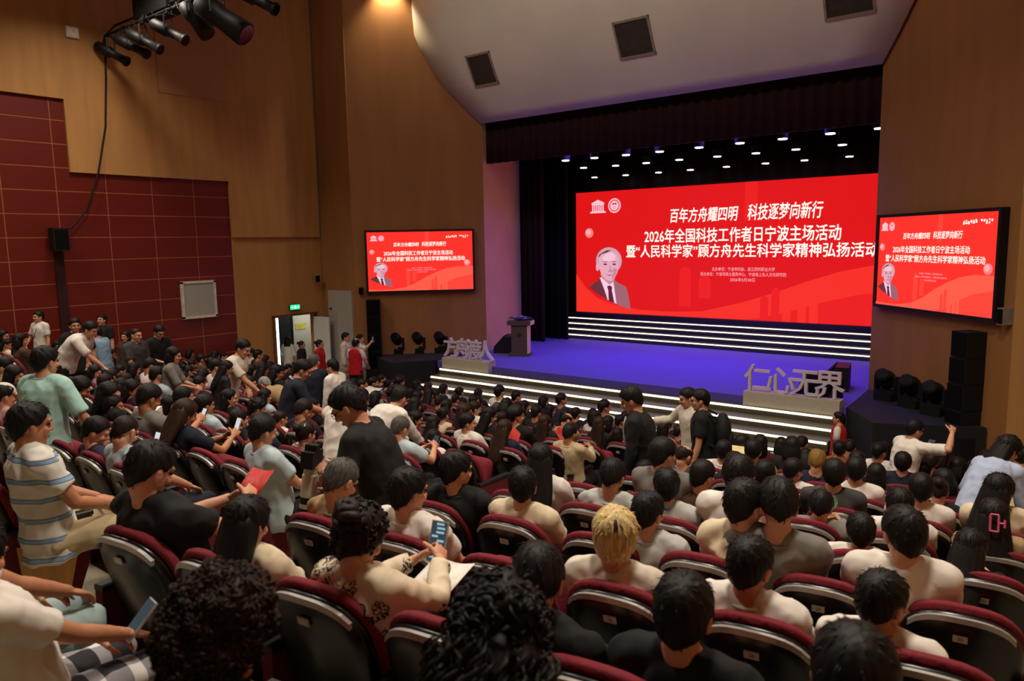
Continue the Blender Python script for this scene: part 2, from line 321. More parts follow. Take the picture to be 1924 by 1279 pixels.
# audience: block, row, seat, head position, floor height, distance, hair, top, pose, label
PEOPLE = [
    ('R', -3, 2, -1.491, 0.794, 3.563, 2.408, 1.6, 'curlbrown', 'black', 'down', 'person with big curly brown hair and an earbud, looking down at bottom left'),
    ('R', -3, 1, -0.994, 1.183, 3.541, 2.408, 1.6, 'wavy', 'black', 'down', 'person with large wavy black hair filling the bottom centre of the photo'),
    ('R', -2, 2, -1.387, 1.864, 3.338, 2.232, 2.4, 's', 'black', 'down', 'short black-haired person bowed low behind the large wavy-haired head'),
    ('R', -2, 1, -0.9, 1.934, 3.349, 2.232, 2.2, 's', 'black', 'up', 'person in black t-shirt with cropped hair, bare nape, at the bottom edge'),
    ('R', -3, 0, -0.361, 1.638, 3.483, 2.408, 1.6, 's', 'black', 'up', 'short-haired person cut off by the bottom edge, in front of seat 30'),
    ('R', -1, 0, -0.546, 2.856, 3.116, 2.056, 2.7, 's', 'white', 'up', 'short-haired person in white tee seated just left of seat 30'),
    ('R', -1, 1, -1.015, 2.788, 3.154, 2.056, 3.0, 's', 'white', 'up', 'short-haired person in crisp white tee seated just left of seat 28'),
    ('R', -2, 3, -2.15, 1.753, 3.343, 2.232, 2.8, 'bun', 'blouse', 'phone', 'woman in cream blouse with black flower print reading her phone'),
    ('R', -2, 4, -2.769, 1.663, 3.287, 2.232, 3.1, 'l', 'cream', 'lap', 'woman with very long straight black hair and cream top beside the aisle'),
    ('R', -2, 5, -3.409, 1.571, 3.428, 2.232, 3.5, 's', 'black', 'phone', 'heavyset man in black t-shirt with a red leaflet in his hands'),
    ('R', -1, 4, -2.709, 2.542, 3.192, 2.056, 3.8, 's', 'white', 'up', 'young man with glasses and white tee seated ahead of the flower blouse woman'),
    ('R', -1, 5, -3.171, 2.475, 3.179, 2.056, 4.0, 'g', 'tan', 'down', 'man with greying hair and tan tee bending down beside the black camera man'),
    ('R', 0, 5, -3.124, 3.352, 3.021, 1.88, 4.7, 's', 'black', 'up', 'man with glasses and black hoodie facing the empty seats by the aisle'),
    ('R', 0, 4, -2.649, 3.421, 2.99, 1.88, 4.5, 's', 'cream', 'up', 'young man in cream tee seated just behind the seat row ends'),
    ('R', 1, 5, -3.106, 4.225, 2.868, 1.704, 5.4, 'l', 'white', 'lap', 'long-haired woman in white top just ahead of the cream tee young man'),
    ('R', -1, 2, -1.589, 2.705, 3.153, 2.056, 3.2, 'blond', 'offwhite', 'up', 'young person with bleached blond hair and off-white tee'),
    ('R', 0, 3, -1.864, 3.535, 2.96, 1.88, 4.1, 'cap', 'ltgrey', 'up', 'person in dark navy cap and pale tee half hidden by the blond head'),
    ('R', 1, 4, -2.551, 4.305, 2.834, 1.704, 5.1, 's', 'ltgrey', 'down', 'young person with pale grey tee and a dark back print left of the aisle'),
    ('R', 3, 5, -3.181, 5.954, 2.214, 1.352, 6.9, 'l', 'black', 'lap', 'person with black bob in dark clothes between two light grey tees'),
    ('R', 1, 3, -2.167, 4.361, 2.825, 1.704, 4.9, 's', 'ltgrey', 'up', 'young person in plain light grey tee right of the dark bob'),
    ('R', 0, 2, -1.348, 3.61, 3.093, 1.88, 3.8, 's', 'cream', 'up', 'young man in beige tee seated left of a grey long-sleeved neighbour'),
    ('R', 0, 1, -1.19, 3.632, 3.114, 1.88, 3.7, 's', 'grey', 'down', 'young man in grey long-sleeved top beside the beige tee'),
    ('R', 2, 2, -1.445, 5.336, 2.552, 1.528, 5.3, 's', 'grey', 'phone', 'person in grey jacket holding up a round green fan'),
    ('R', 1, 1, -1.0, 4.53, 2.731, 1.704, 4.4, 's', 'white', 'up', 'young man with prominent ear and white tee, right of the green fan'),
    ('R', 0, 0, -0.636, 3.713, 3.072, 1.88, 3.5, 's', 'white', 'up', 'young man in white tee printed with an orange and green picture'),
    ('R', 2, 1, -0.959, 5.406, 2.642, 1.528, 5.0, 's', 'white', 'up', 'person with thick dark hair just ahead of the picture-print tee'),
    ('R', 1, 0, -0.459, 4.608, 2.726, 1.704, 4.1, 'l', 'black', 'phone', 'woman with long black hair resting a bare arm on a seat back'),
    ('R', 2, 0, -0.433, 5.482, 2.643, 1.528, 4.8, 'l', 'tan', 'lap', 'woman with a pink hair clip in long black hair'),
    ('R', 3, 0, -0.477, 6.346, 2.568, 1.352, 5.5, 'l', 'cream', 'lap', 'long-haired woman in front of the leaning blue-shirted person'),
    ('R', 3, 1, -0.971, 6.274, 2.51, 1.352, 5.7, 's', 'white', 'up', 'young man in white collared shirt with square haircut at right'),
    ('R', 7, 2, -1.482, 9.68, 1.689, 0.648, 8.8, 's', 'white', 'up', 'dark-haired person directly ahead of the square-haircut white shirt'),
    ('R', 5, 1, -1.052, 8.002, 2.093, 1.0, 7.2, 'b', 'pink', 'lap', 'person with glasses and pale pink top turned left at right'),
    ('R', 7, 1, -1.143, 9.729, 1.77, 0.648, 8.6, 'b', 'black', 'lap', 'dark-haired person ahead of the pink top, near the black platform'),
    ('R', 9, 2, -1.53, 11.413, 1.409, 0.296, 10.2, 'b', 'black', 'lap', 'person with dark bob in shadow below the raised arm'),
    ('R', 3, 2, -1.585, 6.185, 2.539, 1.352, 6.0, 's', 'dkgrey', 'up', 'young man in dark grey tee with both ears showing'),
    ('R', 4, 2, -1.621, 7.05, 2.341, 1.176, 6.7, 's', 'white', 'up', 'young man in white shirt beside the dark grey tee'),
    ('R', 6, 3, -2.001, 8.735, 1.944, 0.824, 8.3, 's', 'black', 'up', 'person with dark hair right behind the white shirt beside the grey tee'),
    ('R', 5, 3, -2.182, 7.839, 2.134, 1.0, 7.7, 'brown', 'navy', 'down', 'person with honey brown dyed hair'),
    ('R', 4, 3, -2.15, 6.973, 2.265, 1.176, 7.0, 's', 'white', 'up', 'young man in white tee with a tall dark haircut'),
    ('R', 3, 3, -2.121, 6.107, 2.461, 1.352, 6.3, 's', 'black', 'up', 'dark-haired person between the white tee and the tall haircut'),
    ('R', 1, 2, -1.702, 4.428, 2.96, 1.704, 4.7, 's', 'white', 'lap', 'young man in bright white tee leaning left'),
    ('R', 2, 3, -2.284, 5.214, 2.652, 1.528, 5.7, 's', 'brown', 'up', 'dark-haired person with bare neck at the centre right'),
    ('R', 5, 5, -3.135, 7.7, 2.125, 1.0, 8.2, 's', 'white', 'up', 'person in white tee with black script across the back'),
    ('R', 5, 4, -2.824, 7.746, 2.165, 1.0, 8.1, 's', 'cream', 'up', 'person in cream tee beside a yellow paper'),
    ('R', 8, 5, -3.349, 10.279, 1.56, 0.472, 10.4, 'b', 'ltgrey', 'lap', 'woman in grey flowered top near the stage steps'),
    ('R', 6, 4, -2.689, 8.635, 2.016, 0.824, 8.7, 'b', 'black', 'lap', 'person with dark hair close beside the grey flowered top'),
    ('R', 8, 4, -2.607, 10.387, 1.602, 0.472, 10.0, 's', 'orange', 'up', 'child-sized dark head in front of the red vest'),
    ('R', 8, 3, -2.127, 10.457, 1.627, 0.472, 9.8, 's', 'white', 'up', 'dark-haired person with white collar in front of the black platform'),
    ('R', 2, 4, -2.599, 5.168, 2.778, 1.528, 5.8, 's', 'grey', 'up', 'person in grey tee seated behind the black polo man'),
    ('R', 4, 5, -3.193, 6.822, 2.266, 1.176, 7.6, 'bald', 'dkgrey', 'down', 'balding man in dark top beside the grey tee'),
    ('C', 8, 0, -5.144, 10.24, 1.538, 0.392, 11.5, 'b', 'tan', 'up', 'person with small head with light brown bob below the reaching arm'),
    ('C', 10, 3, -6.81, 11.98, 1.165, 0.04, 13.9, 's', 'white', 'down', 'person in white shirt bent low beside the suited man'),
    ('C', 9, 3, -6.735, 11.11, 1.53, 0.216, 13.2, 's', 'white', 'up', 'person with dark hair in white collar against the lowest light strip'),
    ('C', 7, 0, -5.451, 9.37, 1.597, 0.568, 11.0, 'b', 'black', 'up', 'person with dark hair left of the suited man'),
    ('C', 8, 1, -6.137, 10.24, 1.51, 0.392, 12.1, 'b', 'red', 'up', 'person with red face glow next to long brown hair'),
    ('C', 7, 1, -5.764, 9.37, 1.715, 0.568, 11.2, 'lb', 'black', 'up', 'woman with long brown hair two places left of the suited man'),
    ('C', 10, 4, -7.526, 11.98, 1.132, 0.04, 14.4, 'b', 'black', 'up', 'person with dark hair below the lowest strip, left of white collar'),
    ('C', 9, 4, -7.334, 11.11, 1.336, 0.216, 13.6, 's', 'black', 'up', 'person with dark hair in cap-like haircut mid row'),
    ('C', 5, 0, -5.143, 7.63, 2.042, 0.92, 9.4, 's', 'beige', 'phone', 'person in beige cardigan with hands at the chest'),
    ('C', 6, 2, -6.291, 8.5, 1.644, 0.744, 10.8, 's', 'cream', 'phone', 'person in cream shirt holding a red and blue bag'),
    ('C', 4, 0, -5.496, 6.76, 2.224, 1.096, 8.9, 'lb', 'navy', 'lap', 'woman with long straight brown hair beside the red paper'),
    ('C', 4, 1, -6.087, 6.76, 2.227, 1.096, 9.3, 's', 'white', 'up', 'man in white shirt turned to profile left of the red paper'),
    ('C', 6, 1, -6.154, 8.5, 1.863, 0.744, 10.7, 'lb', 'black', 'up', 'brown long-haired woman ahead of the cream shirt'),
    ('C', 7, 2, -6.364, 9.37, 1.699, 0.568, 11.6, 'bald', 'tan', 'down', 'man with bare head lit orange behind the beige cardigan'),
    ('C', 10, 5, -8.261, 11.98, 1.329, 0.04, 14.8, 's', 'purple', 'up', 'person in purple top against the light strips'),
    ('C', 10, 6, -8.694, 11.98, 1.233, 0.04, 15.1, 'b', 'black', 'up', 'person with dark hair below the strip, left of the purple top'),
    ('C', 9, 5, -7.917, 11.11, 1.321, 0.216, 13.9, 'b', 'black', 'up', 'person with dark hair diagonally below the purple top'),
    ('C', 10, 7, -9.394, 11.98, 1.262, 0.04, 15.5, 's', 'redtop', 'up', 'person in bright red top near the front row'),
    ('C', 9, 6, -8.52, 11.11, 1.328, 0.216, 14.3, 'l', 'black', 'up', 'long-haired woman right behind the red top'),
    ('C', 9, 7, -9.137, 11.11, 1.54, 0.216, 14.6, 's', 'white', 'up', 'person with small dark head in front row above another'),
    ('C', 10, 8, -9.857, 11.98, 1.139, 0.04, 15.8, 'b', 'black', 'up', 'person with dark hair directly behind the front row head'),
    ('C', 8, 6, -8.492, 10.24, 1.463, 0.392, 13.6, 'g', 'tan', 'up', 'grey-haired man in tan top'),
    ('C', 7, 4, -7.575, 9.37, 1.777, 0.568, 12.3, 'b', 'white', 'down', 'person with dark hair with pale top beside the grey-haired man'),
    ('C', 5, 1, -5.997, 7.63, 2.157, 0.92, 9.9, 'curl', 'black', 'up', 'person with curly dark head ahead of the long brown hair'),
    ('C', 8, 5, -8.01, 10.24, 1.514, 0.392, 13.3, 'b', 'black', 'up', 'person with dark hair behind the red top'),
    ('C', 5, 2, -6.464, 7.63, 2.095, 0.92, 10.2, 'l', 'black', 'lap', 'person with long black hair directly above the red paper'),
    ('C', 10, 9, -10.454, 11.98, 1.198, 0.04, 16.2, 'b', 'black', 'up', 'person with dark hair and broad dark shoulders in front rows'),
    ('C', 5, 3, -6.926, 7.63, 2.087, 0.92, 10.5, 'lb', 'black', 'up', 'person with long dark hair behind the profile man in white'),
    ('C', 10, 10, -11.003, 11.98, 1.184, 0.04, 16.5, 'p', 'black', 'up', 'woman with hair bun under the light strip'),
    ('C', 10, 11, -11.491, 11.98, 1.191, 0.04, 16.8, 'b', 'white', 'up', 'person with round dark head under the left end of the strips'),
    ('C', 8, 8, -9.844, 10.24, 1.451, 0.392, 14.4, 'tealcap', 'black', 'up', 'person wearing a teal cap facing right'),
    ('C', 5, 4, -7.344, 7.63, 1.994, 0.92, 10.8, 'p', 'cream', 'lap', 'woman with dark bun and cream top'),
    ('C', 4, 2, -6.684, 6.76, 2.13, 1.096, 9.7, 'l', 'black', 'lap', 'woman with long black hair left of the cream top'),
    ('C', 3, 1, -5.835, 5.89, 2.172, 1.272, 8.5, 'b', 'white', 'lap', 'woman with brown bob and white top'),
    ('C', 2, 0, -5.439, 5.02, 2.611, 1.448, 7.5, 'g', 'ltblue', 'phone', 'man with spiky greying hair and pale blue shirt holding a phone'),
    ('C', 4, 3, -7.018, 6.76, 2.148, 1.096, 9.9, 'l', 'wine', 'lap', 'woman with glasses in profile beside the stooping white shirt'),
    ('C', 5, 5, -7.922, 7.63, 2.064, 0.92, 11.1, 'l', 'black', 'lap', 'woman with long black hair right of the stooping white shirt'),
    ('C', 7, 8, -9.652, 9.37, 1.679, 0.568, 13.6, 'b', 'black', 'up', 'person with dark hair above the long black hair'),
    ('C', 10, 12, -11.98, 11.98, 1.187, 0.04, 17.1, 'lb', 'black', 'up', 'person with long brown hair by the left strip ends'),
    ('C', 10, 13, -12.362, 11.98, 1.196, 0.04, 17.3, 'b', 'white', 'up', 'person with dark hair with a white ribbon'),
    ('C', 9, 12, -11.981, 11.11, 1.45, 0.216, 16.4, 'curl', 'black', 'up', 'person with dark curly head with sparkling ornament'),
    ('C', 10, 14, -13.145, 11.98, 1.139, 0.04, 17.8, 's', 'dkgrey', 'back', 'person looking back towards the camera from the crowd'),
    ('C', 8, 12, -11.859, 10.24, 1.578, 0.392, 15.6, 's', 'grey', 'up', 'person with dark hair in grey collar turned right'),
    ('C', 5, 6, -8.802, 7.63, 2.058, 0.92, 11.7, 'b', 'pink', 'lap', 'person with dark hair with pale pink sleeve'),
    ('C', 7, 11, -11.183, 9.37, 1.745, 0.568, 14.5, 'z', 'wine', 'lap', 'man with shaved temples turned right'),
    ('C', 9, 15, -13.847, 11.11, 1.308, 0.216, 17.6, 'g', 'black', 'lap', 'grey-haired man above the black camera man'),
    ('C', 3, 5, -8.047, 5.89, 2.348, 1.272, 9.8, 's', 'black', 'up', 'boy with dark hair under the navy polo arm'),
    ('C', 2, 4, -7.499, 5.02, 2.418, 1.448, 8.8, 'z', 'white', 'lap', 'man with buzz cut and white top'),
    ('C', 1, 0, -5.798, 4.15, 2.696, 1.624, 7.0, 'p', 'stripe', 'lap', 'woman with hair clip and fine striped top'),
    ('C', 0, 0, -5.149, 3.28, 2.993, 1.8, 5.9, 's', 'ltblue', 'lap', 'man in light blue collared shirt holding a pen'),
    ('C', 2, 5, -7.963, 5.02, 2.501, 1.448, 9.1, 'curl', 'black', 'lap', 'person with dark curly hair behind the light blue shirt'),
    ('C', 1, 4, -7.6, 4.15, 2.746, 1.624, 8.1, 's', 'ltblue', 'up', 'man with brown-black hair and pale blue shirt'),
    ('C', 0, 2, -6.366, 3.28, 2.981, 1.8, 6.7, 'lb', 'navy', 'phone', 'woman with long light brown hair holding up a phone'),
    ('C', 1, 6, -8.396, 4.15, 2.647, 1.624, 8.6, 'b', 'cream', 'up', 'person with black bob turned right next to the brown long hair'),
    ('C', 0, 3, -7.018, 3.28, 3.045, 1.8, 7.1, 's', 'grey', 'phone', 'man in grey tee reading a phone'),
    ('C', -1, 0, -5.573, 2.41, 3.117, 1.976, 5.5, 'z', 'ltblue', 'down', 'older man with glasses and pale blue shirt'),
    ('C', -1, 1, -6.08, 2.41, 3.042, 1.976, 5.8, 's', 'purple', 'phone', 'person in purple jacket filming with a phone'),
    ('C', 0, 4, -7.811, 3.28, 2.869, 1.8, 7.6, 's', 'pink', 'up', 'person with tousled black hair left of the grey tee'),
    ('C', -2, 0, -5.032, 1.628, 3.403, 2.152, 4.5, 's', 'bluestripe', 'up', 'man in white polo with broad blue stripes'),
    ('C', -1, 5, -8.035, 2.41, 3.1, 1.976, 7.0, 'whitecap', 'pink', 'up', 'man in white baseball cap at the left edge'),
    ('C', 0, 6, -8.578, 3.28, 2.974, 1.8, 8.0, 'l', 'black', 'down', 'woman with dark hair bowed behind the turquoise tee'),
    ('C', 2, 13, -12.499, 5.02, 2.518, 1.448, 11.8, 'b', 'mauve', 'lap', 'dark-haired person turned right behind the turquoise tee'),
    ('C', 0, 5, -7.873, 3.28, 2.984, 1.8, 7.6, 'l', 'black', 'lap', 'person with long black hair between the paper bag and the profile woman'),
    ('C', 1, 7, -9.319, 4.15, 2.735, 1.624, 9.2, 'l', 'plum', 'lap', 'woman with long black hair in profile facing right'),
    ('C', 2, 9, -10.428, 5.02, 2.669, 1.448, 10.6, 's', 'ltblue', 'lap', 'smiling man in pale grey blue top'),
    ('C', 3, 13, -12.469, 5.89, 2.502, 1.272, 12.5, 's', 'white', 'down', 'person with dark hair bent over white papers'),
    ('L', 7, 5, -18.582, 9.841, 1.735, 0.648, 19.4, 'b', 'purple', 'lap', 'person with dark hair with purple top by the red wall'),
    ('L', 6, 0, -15.644, 8.545, 1.987, 0.824, 16.6, 's', 'brown', 'lap', 'person with dark hair right of the purple top by the red wall'),
    ('L', 7, 2, -16.904, 9.598, 1.845, 0.648, 18.2, 'b', 'black', 'lap', 'person with round dark head below the red wall end'),
    ('C', 5, 15, -13.597, 7.63, 2.197, 0.92, 14.6, 'p', 'black', 'lap', 'person with brown hair bun beside the black lace dress'),
    ('L', 6, 1, -16.257, 8.634, 1.725, 0.824, 17.1, 's', 'brown', 'phone', 'person with dark hair reading a white sheet'),
    ('C', 4, 13, -12.378, 6.76, 2.214, 1.096, 13.2, 'b', 'pinkwhite', 'down', 'person with black hair bent over pale pink sleeves'),
    ('C', 4, 12, -11.88, 6.76, 2.413, 1.096, 12.8, 's', 'white', 'lap', 'person with dark hair with a white strap'),
    ('L', 2, 1, -16.184, 5.14, 2.533, 1.528, 14.2, 's', 'plaid', 'lap', 'man in dark plaid shirt in profile at the left'),
    ('L', 3, 5, -18.723, 6.379, 2.336, 1.352, 16.8, 's', 'black', 'down', 'person in black bending forward below the woman in white tee'),
    ('C', 0, 10, -10.822, 3.28, 3.004, 1.8, 9.4, 's', 'beige', 'lap', 'person in beige top at the left edge'),
    ('C', 0, 9, -10.499, 3.28, 2.926, 1.8, 9.2, 'b', 'black', 'lap', 'person with dark hair in profile behind the beige top'),
    ('L', 2, 2, -17.059, 5.266, 2.611, 1.528, 14.8, 's', 'cream', 'lap', 'person in cream top at the far left'),
    ('L', 2, 0, -15.765, 5.08, 2.805, 1.528, 13.9, 'b', 'brown', 'up', 'person with brown hair against the red wall at far left'),
    ('L', 2, 3, -17.472, 5.326, 2.749, 1.528, 15.1, 'b', 'black', 'up', 'person with dark hair at the very left edge of the red wall'),
    ('L', 9, 5, -18.46, 11.564, 1.526, 0.296, 20.7, 's', 'white', 'lap', 'person with dark hair in white beside the leaning man'),
    ('L', 9, 4, -18.07, 11.507, 1.445, 0.296, 20.5, 's', 'brown', 'lap', "person with dark hair behind the leaning man's shoulder"),
    ('L', 8, 1, -16.279, 10.378, 1.902, 0.472, 18.4, 's', 'brown', 'up', 'taller person with dark hair right of the leaning man'),
    ('L', 9, 3, -17.618, 11.442, 1.432, 0.296, 20.1, 'b', 'tan', 'lap', 'person with dark hair in tan top below the tan wall'),
    ('C', 6, 15, -13.61, 8.5, 1.93, 0.744, 15.3, 'b', 'black', 'lap', 'person with dark hair above the grey-haired bent man'),
    ('C', 6, 14, -13.185, 8.5, 1.992, 0.744, 15.0, 'l', 'black', 'lap', 'person with wide dark hair above the grey-haired bent man'),
    ('C', 5, 11, -11.426, 7.63, 2.233, 0.92, 13.3, 'l', 'black', 'lap', 'person with dark hair left of the yellow top'),
    ('L', 9, 1, -16.351, 11.258, 1.34, 0.296, 19.2, 's', 'yellow', 'down', 'person in mustard yellow top'),
    ('C', 7, 15, -13.489, 9.37, 1.71, 0.568, 15.9, 'b', 'black', 'lap', 'person with dark hair between yellow top and navy polo'),
    ('R', -3, 5, -3.412, 0.74, 3.496, 2.408, 2.8, 's', 'offwhite', 'lap', 'person in pale blue jeans at the left edge, mostly outside the photo'),
    ('R', -3, 4, -2.8, 0.706, 3.468, 2.408, 2.4, 'l', 'white', 'lap', 'person in white tee and checked trousers at the bottom left corner'),
]

# people on their feet: head position, floor height, distance, facing, hair, top, trousers, pose, glasses, label
STANDING = [
    (-3.719, 2.995, 3.428, 1.777, 4.75, 118, 's', 'black', 'black', dict(lean=20,hp=30,hy=6,lh=(-.10,.36,1.17),rh=(.08,.40,1.08),lk='grip',rk='grip',sleeve=.75,fat=1.12), 1, 'man in black t-shirt standing in the aisle holding a camera with long white lens'),
    (-6.756, 2.345, 3.549, 1.976, 6.1, 25, 's', 'turquoise', 'navy', dict(lean=4,hp=6,hy=-10,rh=(.34,.20,.93),sleeve=.95,fat=1.1), 0, 'man in turquoise t-shirt standing with his back to the camera at left'),
    (-3.438, 6.160, 2.941, 1.352, 7.1, 108, 's', 'black', 'black', dict(lean=10,hp=22,hy=5,sleeve=1.98,fat=1.05), 0, 'young man in open black suit jacket and pale shirt walking left'),
    (-4.417, 9.516, 2.256, 0.458, 10.4, 150, 's', 'offwhite', 'black', dict(lean=8,hp=12,hy=-18,rh=(.44,.32,1.22),sleeve=1.95), 0, 'man in off-white long-sleeved polo reaching out an arm beside the black polo man'),
    (-3.951, 8.879, 2.395, 0.587, 9.6, 112, 's', 'black', 'black', dict(lean=3,hp=8,hy=5,lh=(-.22,.12,.85),sleeve=.7), 1, 'man in black polo with a black backpack by the stage steps'),
    (-3.319, 13.076, 1.407, 0.000, 12.6, 95, 's', 'vest', 'black', dict(lean=0,hp=2,hy=0,sleeve=0,vest=True,fem=True), 0, 'woman in red vest and white sleeves standing before the stage steps'),
    (-1.600, 9.676, 2.171, 0.648, 8.8, -35, 's', 'white', 'navy', dict(lean=14,hp=8,hy=-10,rh=(.30,.42,1.58),lh=(-.05,.38,1.25),rk='grip',lk='grip',sleeve=.9,fat=1.08), 0, 'person in loose white tee with back print raising one arm at right'),
    (-0.554, 7.986, 2.495, 1.000, 6.8, -25, 'l', 'blueshirt', 'navy', dict(lean=42,hp=18,hy=-18,lh=(-.22,.45,.85),sleeve=1.7,fat=1.15,fem=True), 0, 'person in crumpled pale blue shirt leaning over the seats at right'),
    (-0.511, 8.998, 2.193, 0.824, 7.6, 10, 's', 'cream', 'black', dict(lean=18,hp=10,sleeve=.8), 0, 'person in cream top partly cut by the right edge behind the blue shirt'),
    (-7.930, 5.680, 2.889, 1.272, 9.5, -32, 's', 'navy', 'black', dict(lean=16,hp=26,hy=-8,rh=(.16,.46,1.02),lh=(-.1,.40,1.0),sleeve=.9,fat=1.1), 0, 'man in navy polo with white collar stripe reaching forward over a seat'),
    (-9.547, 7.063, 2.665, 1.096, 11.6, 22, 'g', 'navy', 'black', dict(lean=4,hp=6,sleeve=.9,fat=1.1), 0, 'man in dark navy shirt with his back turned behind the navy polo'),
    (-9.159, 7.104, 2.610, 1.096, 11.4, 105, 's', 'white', 'black', dict(lean=5,hp=10,sleeve=1.9), 0, 'man in white collared shirt in profile facing left'),
    (-10.132, 6.544, 2.331, 1.096, 11.6, 105, 'silver', 'tan', 'black', dict(lean=62,hp=20,hy=0,lh=(-.1,.75,.75),rh=(.12,.75,.75),sleeve=.9), 0, 'white-haired man in greige tee stooping low over a seat'),
    (-9.903, 6.060, 2.971, 1.272, 11.0, -58, 's', 'offwhite', 'dkgrey', dict(lean=24,hp=18,hy=-4,rh=(.12,.62,.86),lh=(-.2,.2,.95),sleeve=.8,fat=1.08), 0, 'man in off-white polo leaning and reaching one arm down to the right'),
    (-9.526, 5.555, 2.782, 1.448, 10.4, -15, 'l', 'lace', 'lace', dict(lean=12,hp=20,sleeve=1.0,fem=True,lh=(-.2,.25,1.0)), 0, 'woman with dark hair in a sleeveless-looking black lace dress'),
    (-10.313, 5.216, 2.944, 1.448, 10.6, -38, 'b', 'grey', 'grey', dict(lean=5,hp=14,hy=0,rh=(.10,.38,1.08),lh=(-.06,.36,1.08),lk='grip',rk='grip',sleeve=.95,fem=True), 0, 'person in grey hooded tee and grey trousers holding something in front'),
    (-14.854, 7.254, 2.794, 0.916, 15.0, -85, 's', 'black', 'black', dict(lean=16,hp=24,hy=0,rh=(.1,.35,1.05),lh=(-.08,.35,1.05),sleeve=.8), 1, 'man in black polo by the red wall looking down at his hands'),
    (-14.402, 6.588, 2.829, 1.050, 14.2, -70, 'z', 'dkgrey', 'black', dict(lean=10,hp=5,hy=0,rh=(.2,.3,.85),sleeve=.8,fat=1.15), 0, 'heavy man in charcoal polo beside the long-haired woman at the red wall'),
    (-15.995, 7.096, 2.640, 1.176, 15.6, 215, 'l', 'brown', 'black', dict(lean=0,hp=2,hy=-10,fem=True,sleeve=1.9), 0, 'long-haired woman in dark brown facing the camera by the red wall'),
    (-17.782, 7.391, 2.871, 1.176, 16.9, 205, 's', 'black', 'black', dict(lean=-2,hp=-8,hy=5,sleeve=.7,fat=1.05), 0, 'man in black t-shirt standing against the red wall with head raised'),
    (-15.419, 6.298, 2.838, 1.352, 14.6, 110, 's', 'polo_blue', 'navy', dict(lean=10,hp=14,hy=8,sleeve=.75), 0, 'man in light blue polo facing left near the red wall'),
    (-15.010, 5.759, 3.061, 1.218, 13.9, -105, 's', 'black', 'black', dict(lean=2,hp=4,hy=6,sleeve=.8,fat=1.05), 0, 'man in black looking right, behind the stooping white shirt'),
    (-13.403, 5.369, 3.115, 1.448, 12.6, -52, 's', 'white', 'black', dict(lean=44,hp=10,hy=0,lh=(-.25,.2,.9),rh=(.15,.7,.85),sleeve=.9,fat=1.12), 0, 'man in white shirt stooping to the right by the red wall'),
    (-18.248, 6.274, 3.021, 1.352, 16.3, 200, 's', 'white', 'black', dict(lean=0,hp=0,hy=-8,sleeve=.7,fem=True,rh=(.16,.25,1.0)), 0, 'woman in white v-neck tee with a shoulder strap against the red wall'),
    (-5.409, 4.363, 3.078, 1.624, 6.9, 25, 's', 'white', 'black', dict(lean=24,hp=15,lh=(-.12,.72,.8),rh=(.14,.72,.8),sleeve=1.0,fat=1.15), 0, 'stooping man in white shirt and black trousers behind the camera man'),
    (-6.124, 5.670, 2.734, 1.272, 8.4, -5, 's', 'white', 'navy', dict(lean=48,hp=18,lh=(-.14,.72,.75),rh=(.14,.72,.75),sleeve=1.9,fat=1.15), 0, 'person in white shirt bent forward with a broad white back, right of the camera man'),
    (-19.622, 13.567, 1.580, 0.000, 23.0, 30, 'l', 'offwhite', 'dkgrey', dict(lean=0,hp=0,fem=True,sleeve=1.0), 0, 'woman in off-white blouse seen from behind in the side doorway'),
    (-18.103, 12.977, 1.624, 0.120, 21.6, -58, 'p', 'black', 'black', dict(lean=0,hp=6,fem=True,sleeve=1.95,rh=(.08,.3,1.1)), 0, 'woman in black suit standing right of the side doorway'),
    (-17.198, 12.936, 1.709, 0.000, 21.0, -58, 'p', 'vest', 'vest', dict(lean=0,hp=3,fem=True,sleeve=1.9), 0, 'woman in long red dress with ponytail beside the white door'),
    (-16.790, 13.543, 1.866, 0.000, 21.2, -58, 's', 'offwhite', 'beige', dict(lean=0,hp=4,sleeve=1.8), 0, 'young man in off-white clothes standing by the stage, facing right'),
    (-16.082, 13.314, 1.758, 0.000, 20.6, 15, 'whitecap', 'vest', 'black', dict(lean=4,hp=6,sleeve=0,vest=True,rh=(.16,.3,1.0)), 0, 'person in red vest and white cap seen from behind near the stage'),
    (-16.930, 14.183, 1.739, 0.000, 21.8, -62, 's', 'white', 'beige', dict(lean=0,hp=4,sleeve=1.0,rh=(.04,.34,1.5),rk='grip'), 0, 'person in white holding a phone up behind the white cap'),
]

